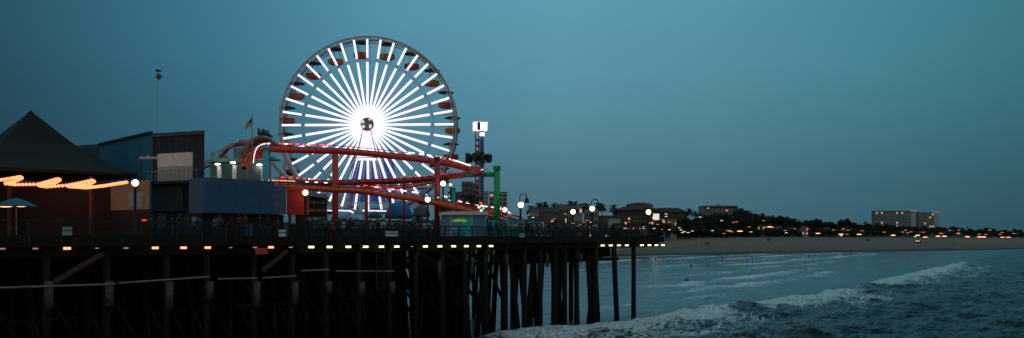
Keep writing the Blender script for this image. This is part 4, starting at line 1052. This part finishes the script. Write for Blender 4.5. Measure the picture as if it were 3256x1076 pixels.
# cluster of small coloured signals
cs = thing('signal_board', (wx(1530, 92), 92, DECK), 'cluster of small red, green and white lights above the kiosk roof', 'signal lights')
MB().tube([(wx(1530, 92), 92.1, DECK), (wx(1530, 92), 92.1, wz(650, 92))], .06, 6).build('post', black_m, cs)
for px, py, mm_ in ((1529, 646, RLED), (1532, 655, WHL), (1523, 660, WHL), (1537, 663, GLED), (1530, 670, WHL), (1545, 690, RLED)):
    MB().box((wx(px, 92), 92, wz(py, 92)), (.28, .12, .2)).build('lamp', mm_, cs)

# ---------------------------------------------------------------- people
def make_person(name, joints, edges, radii):
    me = bpy.data.meshes.new(name); me.from_pydata(joints, edges, []); o = bpy.data.objects.new(name, me); COL.objects.link(o)
    o.modifiers.new('skin', 'SKIN'); sk = me.skin_vertices[0].data if me.skin_vertices else None
    if sk is None:
        bpy.context.view_layer.objects.active = o
        with bpy.context.temp_override(object=o, active_object=o): bpy.ops.object.modifier_apply
    for v, r_ in zip(sk, radii): v.radius = r_ if isinstance(r_, tuple) else (r_, r_)
    sk[0].use_root = True
    o.modifiers.new('sub', 'SUBSURF').levels = 1
    dg = bpy.context.evaluated_depsgraph_get(); ev = o.evaluated_get(dg); m2 = bpy.data.meshes.new_from_object(ev)
    bpy.data.objects.remove(o); return m2
def skeleton(pose):
    J = {'pel': (0, 0, .95), 'sp': (0, .01, 1.15), 'ch': (0, 0, 1.34), 'nk': (0, 0, 1.47), 'hd': (0, -.015, 1.58), 'ht': (0, -.01, 1.67), 'ns': (0, -.095, 1.575)}
    for s, n in ((-1, 'l'), (1, 'r')):
        J['sh' + n] = (s * .17, 0, 1.39); J['el' + n] = (s * .235, .03, 1.12); J['wr' + n] = (s * .24, -.06, .89); J['ha' + n] = (s * .24, -.09, .82)
        J['hp' + n] = (s * .09, 0, .89); J['kn' + n] = (s * .10, -.02, .49); J['an' + n] = (s * .10, .03, .09); J['to' + n] = (s * .12, -.13, .035)
    J.update(pose)
    names = list(J); idx = {n: i for i, n in enumerate(names)}
    E = [('pel', 'sp'), ('sp', 'ch'), ('ch', 'nk'), ('nk', 'hd'), ('hd', 'ht'), ('hd', 'ns')]
    for n in 'lr': E += [('ch', 'sh' + n), ('sh' + n, 'el' + n), ('el' + n, 'wr' + n), ('wr' + n, 'ha' + n), ('pel', 'hp' + n), ('hp' + n, 'kn' + n), ('kn' + n, 'an' + n), ('an' + n, 'to' + n)]
    rad = {'pel': (.15, .11), 'sp': (.135, .10), 'ch': (.16, .11), 'nk': .055, 'hd': .092, 'ht': .075, 'ns': .02, 'sh': .062, 'el': .045, 'wr': .032, 'ha': .036, 'hp': .09, 'kn': .062, 'an': .042, 'to': .04}
    rl = [rad.get(n, rad.get(n[:2])) for n in names]
    return [J[n] for n in names], [(idx[a], idx[b]) for a, b in E], rl, J
poses = {
 'stand': {},
 'lean': {'ell': (-.26, -.14, 1.16), 'elr': (.26, -.14, 1.16), 'wrl': (-.20, -.38, 1.10), 'wrr': (.20, -.38, 1.10), 'hal': (-.19, -.45, 1.10), 'har': (.19, -.45, 1.10), 'ch': (0, -.05, 1.33), 'nk': (0, -.09, 1.45), 'hd': (0, -.13, 1.55), 'ht': (0, -.13, 1.64), 'ns': (0, -.21, 1.54), 'shl': (-.17, -.05, 1.38), 'shr': (.17, -.05, 1.38)},
 'walk': {'knl': (-.1, -.2, .52), 'anl': (-.1, -.22, .1), 'tol': (-.1, -.38, .05), 'knr': (.1, .06, .49), 'anr': (.1, .28, .14), 'tor': (.1, .16, .04), 'ell': (-.23, .16, 1.14), 'wrl': (-.22, .12, .92), 'hal': (-.22, .09, .85), 'elr': (.23, -.1, 1.14), 'wrr': (.2, -.26, .98), 'har': (.2, -.31, .93)},
 'photo': {'ell': (-.24, -.2, 1.27), 'elr': (.24, -.2, 1.27), 'wrl': (-.1, -.36, 1.48), 'wrr': (.1, -.36, 1.48), 'hal': (-.07, -.39, 1.53), 'har': (.07, -.39, 1.53)},
}
skin = mat('skin', (.28, .16, .11), .6, .1); hairm = mat('dark_hair', (.02, .015, .012), .8); shoe = mat('shoe', (.03, .03, .03), .7)
shirts = {n_: mat('cloth_' + n_, c, .85, .15, 6) for n_, c in {'black': (.02, .02, .022), 'grey': (.12, .13, .14), 'white': (.5, .52, .52), 'red': (.16, .02, .02), 'blue': (.04, .09, .22), 'teal': (.03, .24, .26), 'olive': (.06, .06, .03), 'pale green': (.25, .36, .3), 'tan': (.26, .18, .11), 'brown': (.08, .04, .025)}.items()}
trous = [mat('cloth_trouser', (.02, .022, .03), .85), mat('cloth_denim', (.04, .06, .11), .85)]
pm = {}
for pn, ps_ in poses.items():
    j_, e_, r_, J = skeleton(ps_); me = make_person(pn, j_, e_, r_)
    # fingers joined into the same body mesh
    mb = MB()
    for n_ in 'lr':
        wr, ha = Vector(J['wr' + n_]), Vector(J['ha' + n_]); d = (ha - wr).normalized(); sd = d.cross(Vector((1, 0, 0))).normalized()
        if sd.length < .5: sd = Vector((0, 1, 0))
        for k in range(4):
            o_ = sd * (k - 1.5) * .019; ln = (.06, .075, .07, .055)[k]; p = ha + o_ + d * .02
            mb.tube([p, p + d * ln * .55, p + d * ln * .9 + Vector((0, -.012, -.008))], [.009, .0085, .006], 6)
        p = wr.lerp(ha, .5) + sd * .03; mb.tube([p, p + sd * .03 + d * .03, p + sd * .035 + d * .055], [.011, .01, .007], 6)
    vs_ = [tuple(v.co) for v in me.vertices]; fs_ = [tuple(p.vertices) for p in me.polygons]; o0 = len(vs_)
    vs_ += [tuple(v) for v in mb.v]; nbody = len(fs_); fs_ += [tuple(i + o0 for i in f) for f in mb.f]
    body = bpy.data.meshes.new('person_' + pn); body.from_pydata(vs_, [], fs_)
    for m_ in (shirts['black'], trous[0], skin, shoe): body.materials.append(m_)
    hands = [Vector(J['ha' + n_]) for n_ in 'lr']
    for i, p in enumerate(body.polygons):
        c = sum((Vector(vs_[k]) for k in p.vertices), Vector()) / len(p.vertices); p.use_smooth = True
        if i >= nbody or min((c - h).length for h in hands) < .085: p.material_index = 2
        elif c.z > Vector(J['nk']).z - .01 : p.material_index = 2
        elif c.z < .085: p.material_index = 3
        elif c.z < .93 and abs(c.x) < .21: p.material_index = 1
    h = MB(); hd = Vector(J['ht']); h.lathe((hd.x, hd.y + .022, hd.z - .10), [(.075, -.05), (.104, .0), (.108, .06), (.09, .125), (.05, .165), (.01, .178)], 12)
    hv = h.build('hair', hairm, None, smooth=True); hm_ = hv.data; bpy.data.objects.remove(hv)
    pm[pn] = (body, hm_)
def person(x, y, z, rz, pose, shirt, label, group, sc=1.0, tr=0, hair=True):
    o = bpy.data.objects.new('person', pm[pose][0]); COL.objects.link(o); o.location = (x, y, z); o.rotation_euler = (0, 0, rz); o.scale = (sc,) * 3
    tag(o, label, 'person', group); recolour(o, 0, shirts[shirt]); recolour(o, 1, trous[tr])
    h = bpy.data.objects.new('hair', pm[pose][1]); COL.objects.link(h); h.parent = o
    return o
zones = [(470, 640, 5, 'below the charcoal building', 3), (655, 900, 5, 'under the navy container', 3), (975, 1055, 9, 'between red booth and red coaster post', 14), (1070, 1240, 20, 'below the ferris wheel hub', 18), (1245, 1385, 15, 'between blue tent and dark red post', 12),
         (1545, 1640, 7, 'by the left half of the teal banner', 4), (1642, 1735, 8, 'by the right half of the teal banner', 4), (1740, 1895, 12, 'between teal banner and right hooped crook', 10), (1900, 2085, 12, 'near the pier end before the domed hotel', 5)]
rp_ = random.Random(3)
used_p = []
for x0, x1, n, where, depth in zones:
    n = int(n * 1.6)
    names_ = ['black', 'grey', 'black', 'olive', 'blue', 'brown', 'black', 'white', 'red', 'teal', 'pale green', 'tan', 'black', 'grey']
    if x0 >= 1740: names_ = ['black', 'black', 'grey', 'olive', 'brown', 'grey', 'black', 'blue']
    for k in range(n):
        for _ in range(30):
            px = x0 + (x1 - x0) * (k + rp_.uniform(.1, .9)) / n
            w = rp_.uniform(.9, depth); s = edge_s(px)
            Y = 200000 / (3850 - px) + w * 1.0; X = wx(px, Y)
            if all((X - a) ** 2 + (Y - b) ** 2 > .45 for a, b in used_p): break
        if X * D2.x + Y * D2.y > SEND - .5 or w_of(X, Y) < .6: continue
        if x0 == 1545 or x0 == 1642:                      # keep in front of the banner
            Y = min(Y, 90 + (px - 1546) / 182 * 7 - .9); X = wx(px, Y)
        used_p.append((X, Y))
        c = names_[rp_.randrange(len(names_))]; po = rp_.choice(['stand', 'stand', 'walk', 'lean', 'photo'] if k % 3 else ['stand', 'walk'])
        pt_ = {'stand': 'standing', 'walk': 'walking', 'lean': 'leaning forward', 'photo': 'raising both hands'}[po]
        person(X, Y, DECK, rp_.uniform(0, 6.28), po, c, f'person in {c} top {pt_} {where}', 'people on the pier deck', rp_.uniform(.92, 1.07), rp_.randrange(2))
# people on the wet sand and in the shallows
def sea_person(px, py, c, label, pose='stand', sc=1.0, dz=-.15):
    Y = CZ * F / (py - HY); person(wx(px, Y), Y, dz, rp_.uniform(0, 6.28), pose, c, label, 'people at the water edge', sc)
for px, py, c, lb, po in ((2118, 812, 'black', 'person in black standing at the water edge just right of the pier end', 'stand'), (2124, 842, 'black', 'person in black wading right of the pier end, below another', 'walk'),
    (2198, 852, 'black', 'person in black wading left of the one in white', 'stand'), (2247, 843, 'white', 'person in a white top wading in the shallows', 'stand'), (2085, 830, 'grey', 'person in grey wading beside the last pile', 'walk'), (2296, 832, 'brown', 'person in brown crouched in the shallows right of the one in white', 'lean'),
    (2376, 840, 'black', 'left one of the pair wading in the shallows', 'stand'), (2393, 840, 'black', 'right one of the pair wading in the shallows', 'walk'), (2436, 834, 'grey', 'person in grey wading right of the pair', 'walk'),
    (2572, 820, 'black', 'person in black wading halfway to the right, alone', 'walk'), (2563, 842, 'grey', 'person in grey wading nearer than the black dressed one', 'stand'), (2680, 806, 'olive', 'person in olive standing at the water edge below the towers left side', 'stand'), (2706, 812, 'black', 'person in black wading below the left tower', 'walk')):
    sea_person(px, py, c, lb, po)
Y = CZ * F / (893 - HY)
o = person(wx(2182, Y), Y, -1.0, .6, 'stand', 'black', 'dark swimmer standing waist deep in the surf beyond the piles', None, 1.1)
sb_ = tag(MB().lathe((wx(2190, Y), Y + .6, .12), [(.03, -.9), (.2, -.5), (.25, 0), (.14, .3), (.02, .45)], 10, sy=.16).build('surfboard', mat('board_dark', (.04, .04, .045), .5)), 'dark surfboard held upright beside the swimmer in the surf', 'surfboard')
for px, py, k in ((2240, 797, 0), (2255, 795, 1), (2140, 795, 2), (2215, 780, 3), (2335, 775, 4), (2445, 768, 5), (2605, 792, 6), (2210, 790, 7), (2880, 775, 8), (3030, 780, 9), (3110, 785, 10)):
    # sit them where that line of sight meets the sand
    Y = 420.0
    while Y < 1600 and gz(wx(px, Y), Y) < CZ - (py - HY) / F * Y: Y += 2
    person(wx(px, Y), Y, gz(wx(px, Y), Y), k, 'stand', 'black' if k % 2 else 'brown', 'tiny dark figure standing far off on the beach', 'figures far off on the sand', 1.15)

# ---------------------------------------------------------------- the far shore
def bz(px, Y, sink=.8): return gz(wx(px, Y), Y) - sink
def block(name, x0, x1, ytop, Y, dep, mw, label, cat='building', floors=5, bays=8, lit=.15, roof=None, mwin=None, rnd=1, wy0=None, lit_m=None):
    X0, X1 = wx(x0, Y), wx(x1, Y); zb = min(bz(x0, Y), bz(x1, Y)); zt = wz(ytop, Y)
    t = thing(name, ((X0 + X1) / 2, Y + dep / 2, zb), label, cat)
    MB().prism([(X0, Y), (X1, Y), (X1, Y + dep), (X0, Y + dep)], zb, zt).build('wall', mw, t)
    MB().prism([(X0 - .4, Y - .4), (X1 + .4, Y - .4), (X1 + .4, Y + dep + .4), (X0 - .4, Y + dep + .4)], zt + .003, zt + .6).build('parapet', roof or mw, t)
    rs = random.Random(rnd); z0 = wz(wy0, Y) if wy0 else zb + (4 if floors > 1 else (zt - zb) * .5)
    fh = (zt - 1 - z0) / floors; bw = (X1 - X0) / bays
    for i in range(floors):
        for j in range(bays):
            l = rs.random() < lit
            o = MB().box((X0 + (j + .5) * bw, Y - .05, z0 + (i + .5) * fh), (bw * .62, .3, fh * .5)).build('window', (lit_m or WIN_L) if l else (mwin or WIN_D), t)
    return t
grey_c = mat('far_grey', (.17, .19, .19), .85, .2, .08); pale_c = mat('far_pale', (.36, .38, .37), .85, .12, .08); tan_c = mat('far_tan', (.14, .12, .09), .85, .2, .08); white_c = mat('far_white', (.50, .53, .55), .85, .1, .08)
tile = mat('far_tile_roof', (.06, .03, .022), .9, .3, .3)
block('apartment_block', 1468, 1502, 580, 900, 18, grey_c, 'grey tower block behind the drop tower, lower than the ride', floors=8, bays=3, rnd=4)
block('apartment_block', 1500, 1520, 585, 920, 14, pale_c, 'pale slab hidden partly behind the drop tower', floors=8, bays=2, rnd=5)
block('apartment_block', 1533, 1552, 610, 860, 14, white_c, 'narrow white tower just left of the green coaster post', floors=8, bays=2, rnd=6)
block('apartment_block', 1556, 1612, 612, 880, 18, pale_c, 'pale block behind the green coaster post with dark window rows', floors=7, bays=4, rnd=7)
block('apartment_block', 1425, 1470, 612, 900, 18, grey_c, 'low grey block left of the dark tree behind the kiosk', floors=5, bays=4, rnd=8)
block('hotel_building', 1686, 1775, 662, 640, 22, grey_c, 'low grey flat roofed hotel left of the middle globe lamp', floors=4, bays=9, lit=.03, rnd=9)
block('hotel_building', 1776, 1852, 655, 690, 20, mat('far_mid', (.24, .26, .25), .85, .2, .08), 'grey hotel with a pale top behind the middle globe lamp', floors=4, bays=7, lit=.06, rnd=10)
block('penthouse', 1768, 1806, 651, 735, 10, white_c, 'small pale rooftop block above the low grey hotels', floors=1, bays=3, lit=0, wy0=668)
block('hotel_building', 1862, 1900, 668, 650, 16, pale_c, 'small pale stepped building under the right crook lamp', floors=4, bays=4, lit=.1, rnd=12)
block('beach_house', 1896, 1958, 688, 690, 16, tan_c, 'low tan building left of the domed hotel', floors=2, bays=6, lit=.08, rnd=13)
block('beach_pavilion', 1938, 1972, 700, 560, 10, white_c, 'small white beach hut in front of the domed hotel', floors=1, bays=3, lit=0, rnd=14)
block('parking_building', 1680, 1755, 690, 520, 18, mat('far_brown', (.15, .12, .11), .85, .2, .08), 'long low brown building behind the teal banner', floors=1, bays=9, lit=.1, rnd=15)
block('parking_building', 1760, 1960, 735, 640, 8, mat('far_olive', (.10, .12, .10), .85, .2, .08), 'long low dark beach building behind the pier crowd', floors=1, bays=24, lit=.0, rnd=16)
block('beach_building', 1985, 2130, 738, 800, 10, mat('far_green', (.13, .18, .17), .85, .2, .08), 'long low greenish beach building in front of the domed hotel', floors=1, bays=16, lit=.0, rnd=17)
# domed hotel
Yh = 860; hx0, hx1 = wx(1960, Yh), wx(2092, Yh)
hh = block('domed_hotel', 1963, 2090, 672, Yh, 40, tan_c, 'broad brown hotel with a stepped domed tile roof', floors=5, bays=12, lit=.12, roof=tile, rnd=20)
m = MB(); z0 = wz(671, Yh)
m.prism([(hx0 - 2, Yh - 2), (hx1 + 2, Yh - 2), (hx1 + 2, Yh + 42), (hx0 - 2, Yh + 42)], z0, z0 + 1.0)
m._add([(hx0 - 2, Yh - 2, z0 + 1), (hx1 + 2, Yh - 2, z0 + 1), (hx1 + 2, Yh + 42, z0 + 1), (hx0 - 2, Yh + 42, z0 + 1), (hx0 + 9, Yh + 8, wz(657, Yh)), (hx1 - 6, Yh + 8, wz(657, Yh)), (hx1 - 6, Yh + 32, wz(657, Yh)), (hx0 + 9, Yh + 32, wz(657, Yh))], [(0, 1, 5, 4), (1, 2, 6, 5), (2, 3, 7, 6), (3, 0, 4, 7), (4, 5, 6, 7)])
m.build('roof', tile, hh)
xc = (wx(2005, Yh) + wx(2080, Yh)) / 2
MB().prism([(xc - 13, Yh + 8), (xc + 13, Yh + 8), (xc + 13, Yh + 30), (xc - 13, Yh + 30)], wz(657, Yh) + .02, wz(653, Yh)).build('clerestory', mat('far_clerestory', (.3, .16, .12), .8), hh)
MB().lathe((xc, Yh + 19, wz(653, Yh) + .02), [(15, 0), (14.6, .8), (11, 2.5), (5, 3.5), (.2, 3.7)], 24, sy=.75).build('dome', tile, hh)
MB().box((wx(2086, Yh), Yh - .6, wz(690, Yh)), (6.5, .6, 6.5)).build('lit_panel', mat('lit_wall_panel', (.6, .6, .5), emit=(.9, .78, .68), strength=.85), hh)
h2 = block('hotel_building', 2093, 2186, 678, 900, 30, tan_c, 'brown tile roofed wing right of the domed hotel', floors=4, bays=8, lit=.15, roof=tile, rnd=22)
a0, a1 = wx(2090, 900), wx(2190, 900); z0 = wz(676, 900) 
m = MB(); m._add([(a0, 898, z0), (a1, 898, z0), (a1, 932, z0), (a0, 932, z0), (a0 + 2, 905, wz(661, 900)), (a1 - 11, 905, wz(661, 900)), (a1 - 11, 925, wz(661, 900)), (a0 + 2, 925, wz(661, 900))], [(0, 3, 2, 1), (0, 1, 5, 4), (1, 2, 6, 5), (2, 3, 7, 6), (3, 0, 4, 7), (4, 5, 6, 7)])
m.build('roof', tile, h2)
# pale slab hotel
h3 = block('hotel_building', 2237, 2345, 656, 1080, 30, mat('far_concrete', (.34, .34, .32), .85, .2, .08), 'square grey hotel with a dark band below its pale top, rising over trees', floors=8, bays=11, lit=.06, rnd=24)
MB().box((wx(2291, 1080), 1079.5, wz(659, 1080)), (44, .8, 1.6)).build('dark_band', glass_dark, h3)
MB().box((wx(2290, 1080), 1090, wz(653, 1080)), (6, 6, 3.4)).build('roof_hut', white_c, h3)
# twin towers
roofglow = mat('roof_pink_light', (.5, .3, .3), emit=(.9, .42, .42), strength=.35)
for x0, x1, x2, yt, lb, rnd, bays in ((2784, 2897, 2915, 671, 'wide left one of the twin slab towers far right with lit windows', 30, 14), (2921, 2970, 2986, 676, 'narrow right one of the twin slab towers far right', 31, 6)):
    t = block('apartment_tower', x0, x1, yt, 1800, 20, mat('far_slate', (.24, .32, .32), .85, .2, .05), lb, floors=7, bays=bays, lit=.2, mwin=mat('tower_window', (.13, .18, .18), .5), rnd=rnd, wy0=745)
    MB().prism([(wx(x1, 1800) + .01, 1802), (wx(x2, 1800), 1802), (wx(x2, 1800), 1818), (wx(x1, 1800) + .01, 1818)], bz(x1, 1800), wz(yt, 1800) - .5).build('stair_shaft', mat('far_shaft', (.55, .58, .6), .85, .1, .05), t)
    MB().box((wx((x1 + x2) / 2, 1800), 1805, wz(yt - 1.5, 1800)), (14, 5, 1.2)).build('roof_light', roofglow, t)

for px, Y, lb in ((2249, 690, 'dark lifeguard hut on stilts on the sand below the dark banded hotel'), (2445, 800, 'dark lifeguard hut on stilts on the sand between hotel and towers'), (2760, 880, 'dark lifeguard hut on stilts on the sand left of the twin towers')):
    X = wx(px, Y); z = gz(X, Y); t = thing('lifeguard_hut', (X, Y, z), lb, 'hut', 'lifeguard huts on the sand')
    for sx in (-1.2, 1.2):
        for sy in (-1, 1): MB().box((X + sx, Y + sy, z + .7), (.15, .15, 1.9)).build('stilt', black_m, t)
    MB().box((X, Y, z + 2.4), (3, 2.6, 1.5)).build('cabin', grey_c, t); MB().slab([(X - 2, Y - 1.8, z + 3.2), (X + 2, Y - 1.8, z + 3.2), (X + 2, Y + 1.8, z + 3.6), (X - 2, Y + 1.8, z + 3.6)], .15).build('roof', black_m, t)
rs_ = random.Random(77)
for k, (px, yt, Y, w_) in enumerate(((1700, 676, 600, 26), (1742, 684, 590, 22), (1790, 680, 600, 24), (1838, 688, 600, 26), (1880, 690, 610, 24), (1925, 696, 620, 20), (2138, 700, 800, 26), (2205, 708, 860, 22), (2420, 716, 1000, 20), (2560, 722, 1130, 18), (2630, 724, 1200, 18), (2800, 732, 1450, 18))):
    block('shore_house', px - w_ / 2, px + w_ / 2, yt, Y, 10, (pale_c, grey_c, tan_c)[k % 3], ['pale', 'grey', 'tan'][k % 3] + ' small house among the shore trees ' + ['nearest the teal banner', 'second right of the teal banner', 'under the middle globe lamp', 'left of the right hooped crook', 'just right of the right hooped crook', 'left of the domed hotel', 'right of the domed hotel', 'left of the dark banded hotel', 'just right of the dark banded hotel', 'halfway to the twin towers', 'three quarters of the way to the towers', 'left under the twin towers'][k], floors=2, bays=4, lit=.3, rnd=50 + k)

# trees: three bushy kinds and palms, copied along the bluff
protoT = []
for k, (h, r) in enumerate(((14, 7.5), (11, 6.5), (17, 6.0), (9, 6.5))):
    protoT.append(leafy('bushy_tree', -2000 + 50 * k, 3000, 20, h, r, 'x', n=700, leafsz=1.05, trunk=.5))
def move_tree(src, x, y, z, s, label, group, first=[]):
    o = dup(src, (x, y, z), rp_.uniform(0, 6.28), label, group, (s, s, s * rp_.uniform(.9, 1.15))); return o
top_px = [1640, 1700, 1790, 1850, 1960, 2090, 2200, 2230, 2290, 2360, 2400, 2480, 2560, 2640, 2700, 2760, 2800, 2900, 3000, 3256, 3400]
top_py = [706, 708, 706, 704, 712, 712, 702, 692, 682, 678, 686, 692, 700, 706, 704, 714, 718, 722, 724, 735, 738]
def zone(px):
    if px < 1960: return 'left of the domed hotel'
    if px < 2235: return 'in front of the domed hotel'
    if px < 2350: return 'before the dark banded hotel'
    if px < 2780: return 'between dark banded hotel and twin towers'
    if px < 2995: return 'below the twin towers'
    return 'right of the twin towers'
cnt = 0
px = 1640
while px < 3330:
    Y = float(np.interp(px, [1640, 2000, 2300, 2700, 3256], [600, 800, 960, 1350, 2050])) * rp_.uniform(.96, 1.05)
    X = wx(px, Y); zg = gz(X, Y); want = wz(np.interp(px, top_px, top_py) + rp_.uniform(-6, 7), Y) - zg
    hk = [14 * .98, 11 * .98, 17 * .98, 9 * .98]; k = min(range(4), key=lambda q_: abs(hk[q_] - want) + rp_.uniform(0, 4)); s = max(.55, min(2.2, want / hk[k]))
    move_tree(protoT[k], X, Y, zg, s, 'dark bushy far tree ' + zone(px), 'bushy trees along the far bluff'); cnt += 1
    # a lower one in front
    Y2 = Y * .93; X2 = wx(px + 4, Y2); move_tree(protoT[3], X2, Y2, gz(X2, Y2), rp_.uniform(.7, 1.3), 'dark bushy far tree ' + zone(px), 'bushy trees along the far bluff')
    px += rp_.uniform(9, 15)
for px, Y, s in ((2010, 700, .9), (2035, 720, 1.1), (2120, 760, 1.3), (2155, 780, 1.3), (2190, 800, 1.5), (2215, 850, 1.5), (2255, 900, 1.9), (2275, 890, 2.0), (2300, 900, 1.6), (2330, 940, 1.2), (2365, 950, 1.9), (1800, 560, .9), (1820, 565, 1.0), (1905, 640, 1.0), (1925, 650, 1.1)):
    X = wx(px, Y); move_tree(protoT[rp_.randrange(3)], X, Y, gz(X, Y), s * .8, 'dark bushy far tree ' + zone(px), 'bushy trees along the far bluff')
for p in protoT:
    for c in list(p.children): bpy.data.objects.remove(c)
    bpy.data.objects.remove(p)
# tree mass behind them
tm = MB(); rs = random.Random(11)
for k in range(9000):
    px = rs.uniform(1600, 3420); Y = float(np.interp(px, [1640, 2000, 2300, 2700, 3256], [660, 860, 1030, 1450, 2150])) * rs.uniform(.98, 1.12)
    X = wx(px, Y); zg = float(np.interp(px, [1600, 2300, 3256], [21, 24, 19])); zt_ = wz(np.interp(px, top_px, top_py) + 8 + 5 * math.sin(px * .09) + 3 * math.sin(px * .23), Y)
    z = zg - 6 + (zt_ - zg + 6) * rs.random() ** .7; p = Vector((X, Y, z)); s_ = rs.uniform(1.2, 2.6)
    a = Vector((rs.gauss(0, 1), rs.gauss(0, .5), rs.gauss(0, .6))).normalized(); b = a.cross(Vector((rs.gauss(0, .3), 1, rs.gauss(0, .3)))).normalized()
    tm._add([p - a * s_, p + b * s_ * .7, p + a * s_, p - b * s_ * .7], [(0, 1, 2, 3)])
tag(tm.build('far_woods', leaf), 'dark mass of trees along the far shore', 'woods', kind='stuff')
pp0 = palm_tree('palm_tree', 0, 0, 0, 20, 0, 4.8, 'x', thick=.3, nfr=26); cnt = 0
for px, py, Y in ((1712, 650, 800), (1720, 652, 900), (1735, 648, 760), (1762, 651, 840), (1780, 653, 840), (1815, 645, 780), (1830, 646, 800), (1850, 652, 820), (1903, 650, 760), (1915, 652, 780), (1950, 656, 800), (2192, 668, 900), (2212, 676, 940), (2226, 682, 950), (2355, 676, 1000), (2376, 676, 1040), (2392, 684, 1060), (2425, 682, 1050), (2458, 688, 1120), (2528, 696, 1200), (2672, 701, 1300), (2690, 706, 1350), (2752, 706, 1450), (3022, 722, 1800), (3076, 722, 1850), (3145, 727, 1900), (1690, 660, 700), (2060, 668, 760), (1865, 652, 800)):
    X = wx(px, Y); zg = gz(X, Y); h = wz(py, Y) - zg; s = max(.5, h / 20.5)
    dup(pp0, (X, Y, zg), px, 'tall thin palm far off ' + zone(px), 'palms along the far bluff', (1 * min(1.3, s), 1 * min(1.3, s), s))
for c in list(pp0.children): bpy.data.objects.remove(c)
bpy.data.objects.remove(pp0)

# street lamps of the shore road
def far_lamp_proto(m_, r, nm):
    t = thing('street_lamp', (0, 0, 0), 'x', 'street lamp')
    MB().tube([(0, 0, 0), (0, 0, 6)], .12, 6).build('pole', dark_rail, t, world=False)
    MB().lathe((0, 0, 6), [(r * .5, -.35 * r), (r, -.1 * r), (r, .2 * r), (r * .4, .45 * r)], 10, sx=2.7).build('lamp_head', m_, t, world=False)
    return t
big = far_lamp_proto(ORL, 1.15, 'a'); sml = far_lamp_proto(ORF, .9, 'b'); wht = far_lamp_proto(WHL, .8, 'c')
L1 = [(2353, 736), (2601, 743), (2674, 745.5), (2732, 746), (2840, 749), (2918, 749), (2942, 755), (2983, 752), (3003, 752), (3076, 753.5), (3102, 757), (3115, 754), (3128, 754), (3188, 755.5), (3207, 755.5), (3240, 757), (2448, 722)]
L2 = [(2382, 722), (2436, 722), (2458, 724), (2527, 728), (2568, 729), (2650, 732), (2680, 729), (2694, 746), (2696, 733), (2897, 738), (2937, 739), (2870, 738.5), (3045, 743), (3048, 742), (3114, 745.5), (2428, 702), (2342, 706), (2332, 708), (1797, 681), (1872, 723), (1656, 685), (2108, 700), (3135, 746), (2990, 742), (3180, 746)]
rl_ = random.Random(5)
L2 += [(rl_.uniform(2300, 3240), rl_.uniform(731, 745)) for _ in range(16)] + [(rl_.uniform(1690, 2180), rl_.uniform(695, 735)) for _ in range(12)]
L3 = [(rl_.uniform(1690, 2240), rl_.uniform(690, 738)) for _ in range(14)] + [(2265, 734), (2320, 735), (2388, 738), (2500, 741), (2176, 737), (2188, 740), (2165, 732), (2160, 725), (1822, 711), (1756, 704), (1785, 723), (1855, 733), (2006, 721), (2046, 722), (2118, 681), (2118, 689), (2080, 727), (2910, 753), (2675, 750), (2170, 740), (2295, 702)]
for lst, pr, what in ((L1, big, 'bright orange street lamp'), (L2, sml, 'faint red orange street lamp'), (L3, wht, 'small pale street lamp')):
    for px, py in lst:
        Y = float(np.interp(px, [1640, 2000, 2300, 2700, 3256], [480, 600, 820, 1120, 1750])); s = Y / 1200 
        if pr is big: s = max(.95, Y / 1050)
        X = wx(px, Y); z = wz(py, Y) - 6 * s
        zg = gz(X, Y); dup(pr, (X, Y, z), 0, f'{what} far off ' + zone(px).replace('in front of', 'before'), 'street lamps of the shore road', (s, s, s))
for p in (big, sml, wht):
    for c in list(p.children): bpy.data.objects.remove(c)
    bpy.data.objects.remove(p)
# lit shop strip under the domed hotel
st_ = thing('cafe_strip', (wx(2015, 555), 555, bz(2015, 555)), 'low cafe with a pink lit strip in front of the domed hotel', 'cafe')
MB().box((wx(2015, 555), 556, wz(736, 555)), (18, 5, 6)).build('wall', mat('cafe_wall', (.12, .12, .12), .8), st_)
for a_, b_, y in ((1981, 1996, 727), (1998, 2016, 727.5), (2026, 2050, 728)):
    MB().box((wx((a_ + b_) / 2, 552), 552, wz(y, 552)), ((b_ - a_) * 552 / F, .5, .55)).build('light_strip', mat('cafe_pink', (.8, .4, .4), emit=(1, .42, .36), strength=.9), st_)
lg = thing('beach_truck', (wx(2918, 900), 900, gz(wx(2918, 900), 900)), 'small dark truck with lit lamps parked on the sand below the towers', 'truck')
zt_ = gz(wx(2918, 900), 900)
MB().box((wx(2918, 900), 900, zt_ + 1.5), (6.5, 2.4, 2.0)).build('body', black_m, lg)
MB().box((wx(2912, 900), 900, zt_ + 3.0), (2.6, 2.2, 1.0)).build('cab', black_m, lg)
for dx in (-2, 2): MB().tube([(wx(2918, 900) + dx, 898.6, zt_ + .5), (wx(2918, 900) + dx, 898.9, zt_ + .5)], .5, 12).build('wheel', black_m, lg)
MB().box((wx(2918, 898), 898.6, zt_ + 2.6), (4.6, .3, .7)).build('light_bar', mat('truck_light', (.8, .7, .7), emit=(1, .62, .6), strength=.9), lg)
print('meshes', len([o for o in bpy.data.objects if o.type == 'MESH']))
